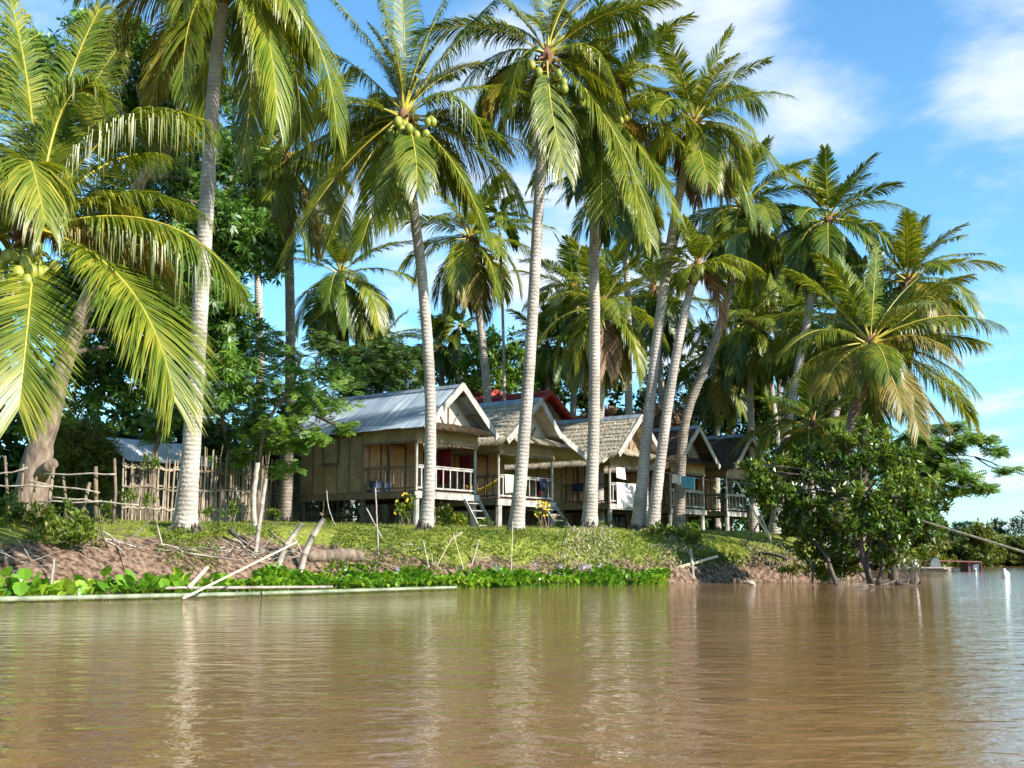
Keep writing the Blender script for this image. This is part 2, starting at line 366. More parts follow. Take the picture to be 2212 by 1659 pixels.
# ---------------------------------------------------------------- palms
DOWN = V((0, 0, -1))
def frond(P0, C, P2, W, nl, lw, droop, rr, roll=0., rad=.03, stem=.17, lift=.25, ragged=0.):
    mb = MB(); n = 14
    hz = V((P2.x - P0.x, P2.y - P0.y, 0))
    if hz.length < .3: hz = V((C.x - P0.x, C.y - P0.y, 0))
    if hz.length < .05: a = rr.uniform(0, 6.28); hz = V((math.cos(a), math.sin(a), 0))
    s0 = V((hz.y, -hz.x, 0)).normalized()
    def pos(t): return P0 * (1 - t) ** 2 + C * 2 * t * (1 - t) + P2 * t * t
    def tan(t): return ((C - P0) * (1 - t) + (P2 - C) * t).normalized()
    mb.tube([pos(i / n) for i in range(n + 1)], [rad * (1 - .8 * i / n) * (1.9 if i == 0 else 1.3 if i == 1 else 1) for i in range(n + 1)], 5, 1)
    gs = rr.uniform(0, 99); torn = rr.random() < .45
    for i in range(nl):
        t = stem + (1 - stem) * (i + .5) / nl
        B = pos(t); T = tan(t)
        sd = s0 - T * s0.dot(T); sd.normalize(); Nn = sd.cross(T)
        if Nn.z < 0 and abs(T.z) < .9: Nn = -Nn
        cr_, sr_ = math.cos(roll), math.sin(roll)
        sd, Nn = sd * cr_ + Nn * sr_, Nn * cr_ - sd * sr_
        x = (t - stem) / (1 - stem)
        prof = min(1, .45 + x * 2.4) * (1 - max(0, x - .45) ** 1.5 * 1.35)
        phi = math.radians(63 - 37 * x)
        for sg in (1, -1):
            if ragged and rr.random() < ragged: continue
            gz_ = noise.noise(V((i * .16, gs, sg * 7.)))
            if torn and gz_ > .42: continue
            l = W * prof * rr.uniform(.88, 1.08)
            ph = phi + rr.uniform(-.06, .06) + .22 * gz_
            d = T * math.cos(ph) + sd * (sg * math.sin(ph)) + Nn * (lift * (1 - .6 * x) + rr.uniform(-.08, .08)); d.normalize()
            g = droop * (1 + .5 * gz_) * rr.uniform(.75, 1.25)
            w = T - d * T.dot(d); w.normalize(); w = w * (lw / 2)
            a1 = B + d * (l * .36) + DOWN * (l * g * .13); a2 = B + d * (l * .70) + DOWN * (l * g * .49)
            e = B + d * (l * (1 - .28 * g)) + DOWN * (l * g * 1.0)
            o = len(mb.v)
            mb.v += [B - w * .5, B + w * .5, a1 - w, a1 + w, a2 - w * .8, a2 + w * .8, e]
            mb.f += [(o, o + 1, o + 3, o + 2), (o + 2, o + 3, o + 5, o + 4), (o + 4, o + 5, o + 6)]; mb.m += [0, 0, 0]
    return mb

def palm(trunk, Y, label, r0=.19, r1=.13, L=4.3, n=24, nl=54, lw=.055, W=.95, custom=(), base_z=None, nuts=0, seed=1, dead=0, nutpos=(), leafs=('palm_leaf',), hi=84, lo=-58, dark=False, flare=1.45, Ytop=None, group='coconut palms along the bank', trunk_mat=None, leafless_low=0, old=.12, azs=None):
    rr = random.Random(seed); n = int(n * 1.3); lw *= .60; W *= 1.2; nl = int(nl * 2.0)
    Yt = Ytop or Y
    m = len(trunk)
    pts = [at(px, py, Y + (Yt - Y) * i / (m - 1)) for i, (px, py) in enumerate(trunk)]
    gz = ground(pts[0].x, pts[0].y)
    if base_z is None: pts[0].z = gz
    if pts[0].z > gz + .3: pts.insert(0, V((pts[0].x - (pts[1].x - pts[0].x) * .3, pts[0].y, gz)))
    P = pts[-1]
    root = thing('coconut_palm', pts[0], label, 'palm tree', group)
    nn = 46; cp = crom(pts, nn)
    rad = []
    for i in range(nn + 1):
        u = i / nn
        r = r0 + (r1 - r0) * u
        r *= 1 + (flare - 1) * math.exp(-u * 16)
        rad.append(r * (1 + .025 * math.sin(i * 2.3) + rr.uniform(-.012, .012)))
    cp[0] = cp[0] - V((0, 0, .15))
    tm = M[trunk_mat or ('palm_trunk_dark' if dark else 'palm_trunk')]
    tk = MB(); tk.tube(cp, rad, 12); tk.build('trunk', tm, root, True)
    if flare > 1.3:
        rb = MB()   # mound of roots at the foot
        for k in range(46):
            a = k * .137 + rr.uniform(-.2, .2); q = rr.uniform(.8, 1.2); rb.tube([cp[0] + V((math.cos(a) * r0 * 1.1, math.sin(a) * r0 * 1.1, .20 + rr.uniform(.05, .22))), cp[0] + V((math.cos(a) * r0 * 1.6 * q, math.sin(a) * r0 * 1.6 * q, .16)), cp[0] + V((math.cos(a) * r0 * 2.1 * q, math.sin(a) * r0 * 2.1 * q, .02))], [.022, .02, .010], 4)
        rb.build('root_foot', M['bark_dark'], root, True)
    ax = (cp[-1] - cp[-4]).normalized()
    lb = MB(); lb.tube([P - ax * .55, P - ax * .2, P + ax * .1, P + ax * .45], [r1 * 1.0, r1 * 1.7, r1 * 1.6, r1 * .5], 9)
    for k in range(14):   # old leaf bases and fibre hanging at the crown
        a = rr.uniform(0, 6.28); q = P - ax * rr.uniform(-.1, .35) + V((math.cos(a), math.sin(a), 0)) * r1 * 1.4
        lb.tube([q, q + V((math.cos(a) * .15, math.sin(a) * .15, rr.uniform(-.1, .2))), q + V((math.cos(a) * .25, math.sin(a) * .25, rr.uniform(-.4, .1)))], [.05, .045, .01], 4)
    lb.build('leaf_base', M['palm_fibre'], root, True)
    def put(P0, C, P2, mname, dr, W_, nl_, roll, ragged=0., lift=.25, lab=None):
        fb = frond(P0, C, P2, W_, nl_, lw, dr, rr, roll, rad=.028 * L / 4.3 + .006, ragged=ragged, lift=lift)
        f = fb.build('frond', [M[mname], M['rachis'] if mname != 'palm_leaf_dead' else M['palm_fibre']], root)
        if lab: f['label'] = lab
    def pick(u):
        if rr.random() < .05 and u > .5: return 'palm_leaf_dead' if rr.random() < .3 else 'palm_leaf_old'
        if u > 1 - old and len(leafs) == 1 and leafs[0] == 'palm_leaf': return 'palm_leaf_old' if rr.random() < .45 else 'palm_leaf'
        return leafs[min(len(leafs) - 1, int(rr.random() * len(leafs)))]
    for c in custom:      # (control px, control py, control dY, tip px, tip py, tip dY[, material, droop])
        C = at(c[0], c[1], Yt + c[2]); T_ = at(c[3], c[4], Yt + c[5])
        fl = ((C - P).length + (T_ - C).length + (T_ - P).length) / 2
        put(P + ax * .2, C, T_, c[6] if len(c) > 6 and c[6] else pick(.5), c[7] if len(c) > 7 else .55, W * min(1.1, .45 + fl / L * .55) * (c[8] if len(c) > 8 else 1), max(18, int(nl * min(1.15, fl / L))), rr.uniform(-.25, .25), lift=.15)
    for i in range(n):
        u = (i + .5) / n
        el = math.radians(hi + (lo - hi) * u ** .95 + rr.uniform(-6, 6))
        az = (i * 2.39996 + rr.uniform(-.25, .25) + seed) if azs is None else azs[0] + (azs[1] - azs[0]) * rr.random()
        Lf = L * (.72 + .28 * math.sin(math.pi * min(1, u * 1.2))) * rr.uniform(.9, 1.08)
        d = V((math.cos(az) * math.cos(el), math.sin(az) * math.cos(el), math.sin(el)))
        dl = math.radians(22 + 58 * min(1, u * 1.6) + rr.uniform(-8, 8))
        e2 = max(el - dl, math.radians(-88))
        d2 = V((math.cos(az) * math.cos(e2), math.sin(az) * math.cos(e2), math.sin(e2)))
        C = P + d * Lf * .52; T_ = C + d2 * Lf * .5
        put(P + ax * (.25 - .3 * u), C, T_, pick(u), .2 + .55 * u, W * (.75 + .25 * u), nl, rr.uniform(-.35, .35), ragged=.04)
    for i in range(dead):
        az = rr.uniform(0, 6.28); Lf = L * rr.uniform(.4, .62)
        d = V((math.cos(az), math.sin(az), 0))
        C = P + d * .55 + V((0, 0, -.1)); T_ = P + d * rr.uniform(.35, .6) + V((0, 0, -Lf))
        put(P - ax * .2, C, T_, 'palm_leaf_dead', .9, W * .7, int(nl * .7), 0, ragged=.25, lab='dry brown frond hanging against the trunk')
    for (px, py, dy, k) in nutpos:
        c0 = at(px, py, Yt + dy)
        for j in range(k):
            c = c0 + rv(rr) * .21; nb = MB(); nb.ball(c, rr.uniform(.105, .145), 10, 7, (.92, .92, 1.15))
            nb.tube([P, P.lerp(c0, .6) + V((0, 0, .12)), c + V((0, 0, .1))], [.03, .02, .012], 5)
            nb.build('coconut', M['coconut'], root, True)
    for i in range(nuts):
        a = rr.uniform(-2.9, -.1) if rr.random() < .8 else rr.uniform(0, 3.1); dz = rr.uniform(-.7, -.15); rd = rr.uniform(.45, .8) * (1 if dz > -.6 else .7)
        if i % 4 == 0: hub = (a, dz, rd)
        a0, z0, q0 = hub
        c = P + V((math.cos(a0) * q0, math.sin(a0) * q0, z0)) + rv(rr) * .19
        nb = MB(); nb.ball(c, rr.uniform(.105, .14), 9, 6, (.92, .92, 1.15)); 
        nb.tube([P + ax * .05, P + V((math.cos(a0) * q0 * .7, math.sin(a0) * q0 * .7, z0 * .3)), c + V((0, 0, .1))], [.02, .015, .01], 4)
        nb.build('coconut', M['coconut'], root, True)
    return root

palm([(-46, 1075), (-14, 800), (30, 620), (70, 515)], 22, 'near coconut palm at the left edge with green nuts and big fronds over the fence', r0=.17, L=4.4, n=10, nl=84, lw=.05, W=1.12, seed=11, nutpos=((66, 545, -.9, 6), (22, 575, -1.0, 5), (96, 582, -.8, 5), (60, 590, -1.1, 4), (118, 470, -.6, 4), (30, 455, -.8, 4)), lo=25, flare=1.2, azs=(.1, 2.9),
     custom=[(245, 185, .4, 442, 262, .2, None, .85), (370, 405, .0, 515, 610, -.3, None, .85, .85), (325, 555, -1.0, 378, 868, -1.5, None, .22, 1.2), (300, 560, -.3, 352, 815, .3, None, .25, 1.1), (62, 690, -2.2, 40, 885, -2.4, None, .12, 1.0),
             (-20, 190, -.8, -70, 560, -1.2), (40, 210, -.6, 98, 480, -1.6, None, .6), (125, 130, .3, 205, 205, .2), (85, 220, .8, 15, -30, 1.0), (115, 200, 1.0, 215, 20, 2.0), (150, 240, 1.5, 250, 110, 3.0), (60, 200, 1, -60, 60, 1.5),
             (200, 330, 2.5, 330, 330, 4.5), (-50, 560, -.5, -120, 900, -1), (160, 420, 1.5, 240, 560, 3.2)])
palm([(400, 1121), (414, 960), (430, 700), (444, 480), (461, 200), (484, -30)], 27.5, 'tall smooth grey coconut palm rising past the frame in front of the bamboo fence', r0=.235, r1=.155, L=4.6, n=10, nl=74, lw=.055, W=1.0, seed=22, lo=0, hi=70,
     custom=[(705, -40, -.5, 728, 288, -.8, None, .45), (590, -30, -1.2, 598, 255, -1.6, 'palm_leaf_young', .7), (575, 60, .6, 522, 350, .9), (398, -30, -1.2, 394, 178, -1.4, 'palm_leaf_young', .5), (372, 0, .6, 322, 240, .9, 'palm_leaf_old', .4),
             (300, -80, -.3, 215, 90, -.3, 'palm_leaf_old', .9), (650, 0, 1.6, 650, 300, 2.4), (330, -120, 1, 170, -20, 2), (545, -10, 2, 560, 230, 3.4), (430, 60, 2.5, 440, 260, 3.5)])
palm([(920, 1138), (929, 1000), (928, 820), (912, 600), (892, 440), (874, 262)], 32, 'coconut palm heavy with nuts standing in front of the tin roofed hut', r0=.165, r1=.135, L=4.5, n=13, nl=66, lw=.055, W=.95, seed=33, nutpos=((838, 292, -.5, 4), (866, 268, -.8, 5), (888, 285, -.9, 4), (926, 272, -.5, 3), (920, 300, -.6, 5), (850, 310, -.7, 3)), azs=(-.25, 3.4), lo=0, hi=85, trunk_mat='palm_trunk',
     custom=[(735, 330, .2, 614, 552, .0, None, .3), (770, 345, -.8, 706, 532, -1.2, None, .3), (830, 370, -1.2, 780, 528, -1.8), (882, 340, -1.2, 838, 475, -1.6, None, .4), (903, 310, -1.6, 900, 405, -2.0, None, .5),
             (1000, 330, -.8, 1050, 512, -1.2, None, .3), (1060, 300, .4, 1130, 452, .4, None, .7), (690, 190, .2, 575, 340, .2, None, .9), (740, 250, 1.5, 585, 380, 2.5, 'palm_leaf_dark', .9), (790, 140, .4, 688, 102, .6, None, .7), (840, 120, 1.0, 715, -10, 1.4),
             (868, 110, -.5, 800, -60, -.2), (880, 90, .6, 860, -90, .8), (900, 100, .2, 985, -40, .5, 'palm_leaf_dark'), (955, 110, .8, 1065, 5, 1.0, 'palm_leaf_dark', .7), (985, 145, -.2, 1042, 282, -.5, None, .9), (1010, 255, 1.0, 1165, 320, 1.0, None, .8), (960, 300, 1.5, 1010, 440, 2.5, 'palm_leaf_dark')])
palm([(1114, 1133), (1129, 980), (1146, 750), (1159, 520), (1168, 360), (1181, 130)], 33, 'coconut palm with a leaning trunk crossing the front of the second hut', r0=.185, r1=.14, L=4.4, n=11, nl=62, lw=.055, W=.95, seed=44, nutpos=((1206, 168, -.6, 4), (1214, 190, -.6, 4), (1160, 150, -.5, 2)), azs=(-.25, 3.4), lo=-10, hi=82,
     custom=[(1115, 70, -.8, 1100, 238, -1.4, 'palm_leaf', .5), (1182, 225, -1.3, 1220, 372, -1.7, None, .5), (1325, 215, -.8, 1408, 482, -1.0, None, .5), (1300, 55, -.3, 1335, 215, -.6, None, .9), (1340, -60, .6, 1400, 78, .8, 'palm_leaf_dark', .8), (1085, 80, .3, 1005, 175, .5, 'palm_leaf_dark', .9),
             (1120, 30, .8, 1035, 60, 1.2, 'palm_leaf_dark', .7), (1160, 0, .3, 1110, -110, .5), (1190, -10, -.3, 1200, -130, -.2), (1220, 0, .8, 1270, -110, 1.2), (1135, 190, 1.0, 1082, 285, 1.6), (1230, 230, 1.4, 1260, 400, 2.0, 'palm_leaf_dark'), (1270, 100, 1.5, 1380, 60, 2.5)])
palm([(1273, 1137), (1282, 950), (1285, 700), (1284, 500), (1300, 245)], 36, 'straight grey coconut palm in front of the third hut, brown dry leaves under its crown', r0=.20, r1=.135, L=4.5, n=13, nl=56, lw=.06, W=.95, seed=55, nuts=10, dead=3, lo=0,
     custom=[(1430, 240, -.5, 1535, 380, -.5, 'palm_leaf', .7), (1390, 300, -1.2, 1465, 465, -1.6, None, .5), (1350, 340, -1.5, 1405, 520, -2.0, None, .4), (1298, 360, -1.2, 1300, 460, -1.5), (1262, 320, -.8, 1240, 420, -1.0, 'palm_leaf_dark'), (1340, 130, .3, 1420, 85, .4, 'palm_leaf_dark', .5), (1310, 120, .2, 1322, 20, .4), (1230, 260, 1, 1150, 400, 2, 'palm_leaf_dark')])
palm([(1378, 1138), (1396, 950), (1421, 720), (1446, 540), (1474, 390), (1497, 275)], 37, 'leaning coconut palm beside the white towel, a brown skirt of dry fronds below its crown', r0=.185, r1=.13, L=4.2, n=17, nl=52, lw=.06, W=.9, seed=66, nuts=8, dead=5, lo=-20,
     custom=[(1590, 300, -.5, 1625, 478, -.8, None, .5), (1600, 250, .2, 1695, 370, .2, None, .8), (1510, 330, -2.0, 1530, 392, -2.6), (1400, 190, .3, 1345, 240, .3, 'palm_leaf', .8), (1570, 130, .5, 1645, 232, .6, 'palm_leaf_dark', .8)])
palm([(1408, 1142), (1426, 1000), (1450, 830), (1476, 690), (1503, 585)], 36.6, 'young yellow-green palm leaning over the third hut, smallest crown in front', r0=.19, r1=.115, L=2.1, n=9, nl=40, lw=.05, W=.62, seed=77, leafs=('palm_leaf_young',), lo=5,
     custom=[(1575, 540, -.3, 1640, 582, -.4, 'palm_leaf_young', .6), (1450, 520, .2, 1415, 540, .3, 'palm_leaf_young', .6), (1440, 575, -.4, 1358, 610, -.5, 'palm_leaf_young', .5), (1545, 590, .2, 1562, 700, .3, 'palm_leaf_dead', .6), (1480, 500, .2, 1448, 462, .3, 'palm_leaf_young'), (1545, 500, .3, 1600, 492, .5, 'palm_leaf_young')])
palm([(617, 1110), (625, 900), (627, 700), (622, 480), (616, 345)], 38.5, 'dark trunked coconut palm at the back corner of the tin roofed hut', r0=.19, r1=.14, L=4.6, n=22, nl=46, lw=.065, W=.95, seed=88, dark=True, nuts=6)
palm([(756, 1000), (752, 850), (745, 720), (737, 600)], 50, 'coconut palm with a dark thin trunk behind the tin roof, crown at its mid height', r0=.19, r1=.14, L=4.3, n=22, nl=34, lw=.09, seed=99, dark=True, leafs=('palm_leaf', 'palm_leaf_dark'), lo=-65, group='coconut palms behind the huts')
palm([(1062, 1000), (1054, 880), (1042, 740), (1030, 640), (1016, 520)], 50, 'pale leaning coconut palm behind the second hut, seen between two nearer trunks', r0=.20, r1=.14, L=4.4, n=24, nl=36, lw=.085, seed=101, lo=-65, group='coconut palms behind the huts')
palm([(1292, 1040), (1296, 900), (1299, 780), (1300, 672)], 47, 'coconut palm with bright hanging fronds close above the thatched roof of the third hut', r0=.2, r1=.14, L=4.1, n=25, nl=42, lw=.075, seed=112, nuts=8, lo=-70, group='coconut palms behind the huts')
palm([(1362, 1010), (1358, 860), (1357, 700), (1352, 560), (1340, 400)], 52, 'slim grey coconut palm standing straight behind the third hut', r0=.19, r1=.13, L=4.5, n=22, nl=34, lw=.09, seed=123, leafs=('palm_leaf_dark', 'palm_leaf'), dead=2, group='coconut palms behind the huts')
palm([(1440, 1000), (1430, 860), (1420, 740), (1412, 625)], 58, 'shaded dark coconut palm between the two leaning trunks', r0=.19, r1=.14, L=4.3, n=20, nl=30, lw=.10, seed=134, leafs=('palm_leaf_dark',), lo=-70, group='coconut palms behind the huts')
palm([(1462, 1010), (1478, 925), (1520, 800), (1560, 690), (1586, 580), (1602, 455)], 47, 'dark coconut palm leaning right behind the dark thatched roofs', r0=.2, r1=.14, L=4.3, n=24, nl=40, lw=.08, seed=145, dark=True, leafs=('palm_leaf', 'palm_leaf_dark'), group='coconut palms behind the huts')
palm([(1624, 1010), (1622, 900), (1620, 818), (1615, 705)], 55, 'coconut palm with yellow nuts behind the last dark hut', r0=.19, r1=.13, L=3.9, n=24, nl=36, lw=.085, seed=156, nuts=8, leafs=('palm_leaf', 'palm_leaf_dark'), lo=-68, group='coconut palms behind the huts')
palm([(1570, 1010), (1578, 940), (1592, 860), (1606, 775)], 62, 'far coconut palm between the two dark roofs, half hidden by fronds', r0=.19, r1=.13, L=4.0, n=20, nl=28, lw=.11, seed=167, leafs=('palm_leaf_dark',), group='coconut palms behind the huts')
palm([(1668, 1030), (1700, 925), (1722, 810), (1752, 650), (1788, 480)], 46, 'tallest coconut palm of the right end, slender crown against open sky', r0=.2, r1=.13, L=3.9, n=26, nl=44, lw=.075, seed=178, leafs=('palm_leaf', 'palm_leaf_dark'), lo=-70, dead=2, nuts=4, group='coconut palms at the right end')
palm([(1690, 1030), (1678, 940), (1670, 870), (1655, 740), (1640, 600)], 60, 'thin pale coconut palm behind the last hut leaning left', r0=.18, r1=.13, L=4.0, n=22, nl=30, lw=.10, seed=189, leafs=('palm_leaf_dark', 'palm_leaf'), group='coconut palms at the right end')
palm([(1795, 1100), (1838, 930), (1866, 830), (1878, 752)], 36, 'broad coconut palm over the leafy shrub with pale withered frond tips', r0=.2, r1=.15, L=4.2, n=8, nl=62, lw=.06, W=.9, seed=190, dark=True, lo=5, hi=80, group='coconut palms at the right end', old=.4, nuts=4,
     custom=[(1765, 610, .2, 1708, 588, .3, None, .3), (1850, 640, .4, 1812, 555, .8, 'palm_leaf_dark', .3), (1885, 640, -.4, 1895, 535, -.3), (2030, 650, -.2, 2158, 700, -.3, None, .6), (2010, 715, .3, 2122, 738, .5, None, .6), (2030, 755, -.6, 2108, 845, -.9, None, .5), (2005, 780, -1.0, 2108, 920, -1.5, None, .4), (1950, 800, -1.6, 1985, 930, -2.2, 'palm_leaf_old', .4),
             (1925, 790, -1.6, 1948, 885, -2.2, 'palm_leaf_old', .7), (1745, 750, -.4, 1702, 830, -.7, None, .6), (1800, 770, -1.5, 1785, 832, -2.2, 'palm_leaf_old', .6), (1905, 740, -2.4, 1920, 805, -3.0), (1750, 720, .8, 1655, 762, 1.2, 'palm_leaf_dark', .7), (1960, 690, .8, 2040, 620, 1.5), (1920, 650, .8, 1985, 600, 1.4, 'palm_leaf_dark'),
             (1800, 830, .6, 1740, 900, 1.2, 'palm_leaf_dark'), (2060, 800, .8, 2095, 900, 1.2), (1900, 840, .5, 1890, 930, .8, 'palm_leaf_dark'), (1960, 820, .2, 2040, 910, .5, 'palm_leaf_old', .5)])
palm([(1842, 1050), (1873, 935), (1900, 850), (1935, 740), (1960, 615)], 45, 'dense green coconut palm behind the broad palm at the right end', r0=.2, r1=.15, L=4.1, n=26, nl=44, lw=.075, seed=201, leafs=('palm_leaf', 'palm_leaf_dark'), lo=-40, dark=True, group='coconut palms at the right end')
palm([(1775, 1030), (1802, 910), (1822, 860), (1850, 770), (1862, 690)], 50, 'pale leaning coconut palm half hidden under the dense crowns at the right end', r0=.19, r1=.14, L=3.9, n=18, nl=34, lw=.085, seed=212, leafs=('palm_leaf_dark',), group='coconut palms at the right end')
palm([(955, 1000), (955, 900), (954, 800), (953, 757)], 62, 'low young palm with upright fronds above the ridge of the tin roof', r0=.16, r1=.12, L=3.2, n=18, nl=30, lw=.10, seed=223, leafs=('palm_leaf', 'palm_leaf_dark'), lo=-20, flare=1.1, group='low palms far behind the huts')
palm([(826, 1000), (824, 900), (822, 820), (820, 760)], 64, 'low feathery palm left of the young palm behind the tin roof', r0=.16, r1=.12, L=3.3, n=16, nl=30, lw=.10, seed=234, leafs=('palm_leaf_dark', 'palm_leaf'), lo=-30, flare=1.1, group='low palms far behind the huts')
palm([(1184, 1000), (1184, 900), (1183, 800), (1182, 752)], 60, 'low dark palm with spiky upright fronds behind the second hut roof', r0=.16, r1=.12, L=3.0, n=18, nl=30, lw=.10, seed=245, leafs=('palm_leaf_dark',), lo=-40, flare=1.1, group='low palms far behind the huts')
palm([(1752, 1070), (1752, 1020), (1753, 970), (1755, 925)], 43, 'low shaded palm spreading broad fronds beside the last hut', r0=.15, r1=.12, L=3.4, n=13, nl=46, lw=.08, W=.9, seed=256, leafs=('palm_leaf_dark',), hi=65, lo=-10, flare=1.1, group='low palms far behind the huts')
palm([(1738, 1040), (1742, 940), (1745, 820), (1738, 690)], 55, 'coconut palm filling the gap under the tallest crown of the right end', r0=.19, r1=.13, L=4.0, n=22, nl=32, lw=.09, seed=301, leafs=('palm_leaf', 'palm_leaf_dark'), lo=-70, group='coconut palms at the right end')
palm([(1690, 1040), (1686, 900), (1680, 760), (1668, 600)], 64, 'far coconut palm between the dark leaning palm and the tallest right crown', r0=.19, r1=.13, L=4.2, n=22, nl=28, lw=.10, seed=302, leafs=('palm_leaf_dark', 'palm_leaf'), lo=-70, group='coconut palms at the right end')
palm([(1545, 1030), (1548, 950), (1552, 880), (1556, 810)], 60, 'low dense coconut palm right behind the fourth hut roof', r0=.19, r1=.13, L=3.6, n=22, nl=28, lw=.10, seed=303, leafs=('palm_leaf', 'palm_leaf_dark'), lo=-60, group='coconut palms behind the huts')
palm([(1835, 1040), (1828, 960), (1820, 880), (1806, 800)], 52, 'low coconut palm behind the shrub, under the broad crown', r0=.18, r1=.13, L=3.8, n=22, nl=32, lw=.09, seed=304, leafs=('palm_leaf_dark', 'palm_leaf'), lo=-60, group='coconut palms at the right end')
palm([(1235, 1010), (1238, 900), (1240, 800), (1238, 620)], 60, 'far coconut palm seen between the second and third front trunks', r0=.19, r1=.13, L=3.9, n=20, nl=28, lw=.10, seed=305, leafs=('palm_leaf_dark', 'palm_leaf'), lo=-60, group='coconut palms behind the huts')
palm([(560, 1010), (562, 860), (560, 700), (556, 560), (550, 420)], 47, 'coconut palm half hidden in the dark mango foliage left of the dark trunk', r0=.19, r1=.14, L=4.4, n=22, nl=34, lw=.09, seed=267, leafs=('palm_leaf', 'palm_leaf_dark'), lo=-65, group='coconut palms behind the huts')

def areca(trunk, Y, label, L, seed):
    rr = random.Random(seed); pts = [at(px, py, Y) for px, py in trunk]; pts[0].z = ground(pts[0].x, Y)
    root = thing('areca_palm', pts[0], label, 'palm tree', 'thin areca palms behind the huts')
    cp = crom(pts, 30); tk = MB(); tk.tube(cp, [.075 - .02 * i / 30 for i in range(31)], 8); tk.build('trunk', M['palm_trunk'], root, True)
    P = pts[-1]
    for i in range(9):
        el = math.radians(75 - 12 * i); az = i * 2.4 + seed; d = V((math.cos(az) * math.cos(el), math.sin(az) * math.cos(el), math.sin(el)))
        e2 = el - 1.2; d2 = V((math.cos(az) * math.cos(e2), math.sin(az) * math.cos(e2), math.sin(e2)))
        frond(P, P + d * L * .5, P + d * L * .5 + d2 * L * .5, .55, 26, .09, .3, rr).build('frond', [M['palm_leaf_dark'], M['rachis']], root)
areca([(1090, 1000), (1089, 850), (1086, 680), (1079, 470)], 50, 'very thin white areca palm trunk between the second and third palms', 1.9, 3)
areca([(800, 1000), (801, 860), (803, 735)], 56, 'very thin pale areca palm behind the tin roof', 1.9, 5)
areca([(990, 1000), (991, 850), (994, 705)], 60, 'very thin pale areca palm right of the low young palm', 1.7, 8)
# ---------------------------------------------------------------- huts on stilts
UA = math.radians(37)
UX = V((-math.cos(UA), math.sin(UA), 0)); VX = V((math.sin(UA), math.cos(UA), 0)); ZX = V((0, 0, 1))
def straws(mb, n, base, along, down, ln, rr, mi=1, w=.014, spread=.35, lift=0.):
    """n thin straw blades starting on the segment base..base+along and pointing 'down'"""
    L = along.length; ad = along.normalized()
    for i in range(n):
        p = base + along * rr.random()
        d = (down.normalized() + ad * rr.uniform(-spread, spread) + rv(rr) * .12).normalized()
        l = ln * rr.uniform(.5, 1.25); s = ad * w * rr.uniform(.6, 1.3)
        p = p + V((0, 0, rr.uniform(0, lift)))
        m = p + d * l * .6; e = p + d * l + DOWN * l * .12
        mb.add([p - s, p + s, m + s * .8, m - s * .8, e], [(0, 1, 2, 3), (3, 2, 4)], mi)
def thatch(mb, e0, e1, r0, r1, rr, rows=9, th=.07, fringe=700, loose=900):
    """thatched slope: eave e0..e1, ridge r0..r1, overlapping ragged courses and loose straw"""
    al = (e1 - e0); up = (r0 - e0); nrm = al.cross(up).normalized()
    if nrm.z < 0: nrm = -nrm
    mb.hexa([e0 - nrm * th, e1 - nrm * th, r1 - nrm * th, r0 - nrm * th, e0, e1, r1, r0])
    nc = max(8, int(al.length / .09)); 
    for k in range(rows):
        lo = k / rows - .02; hi_ = min(1.0, lo + 1.6 / rows)
        prev = None
        sag = [rr.uniform(-.02, .02) for _ in range(nc + 1)]
        for i in range(nc + 1):
            f = i / nc; j = sag[i] + .03 * math.sin(f * 9 + k * 2)
            a = e0 + al * f + up * (lo + j * .6) + nrm * (.05 + rr.uniform(0, .022))
            b = e0 + al * f + up * hi_ + nrm * (.012 + (.01 if k % 2 else 0))
            if prev: mb.quad(prev[0], a, b, prev[1], 0)
            prev = (a, b)
        straws(mb, loose // rows, e0 + up * (lo + .04) + nrm * .065, al, -up, .26, rr, spread=.25)
    straws(mb, fringe, e0 + nrm * .02 + up * .02, al, -up, .34, rr, lift=.05, spread=.3)
def tin_slope(mb, e0, e1, r0, r1, rr, period=.10, amp=.016):
    al = e1 - e0; up = r0 - e0; nrm = al.cross(up).normalized()
    if nrm.z < 0: nrm = -nrm
    ns = max(2, int(al.length / .85)); 
    for s in range(ns):
        f0 = s / ns - .004; f1 = (s + 1) / ns + .006; n = int(al.length / ns / period * 6); rz = .004 * (s % 2); ext = rr.uniform(-.02, .03)
        prev = None
        for i in range(n + 1):
            f = f0 + (f1 - f0) * i / n; w = amp * math.sin(2 * math.pi * f * al.length / period) + rz
            a = e0 + al * f + nrm * w - up.normalized() * ext; b = e0 + al * f + up + nrm * w
            if prev is None:
                o = len(mb.v); mb.v += [a, b]; prev = o
            else:
                o = len(mb.v); mb.v += [a, b]; mb.f.append((prev, o, o + 1, prev + 1)); mb.m.append(0); prev = o

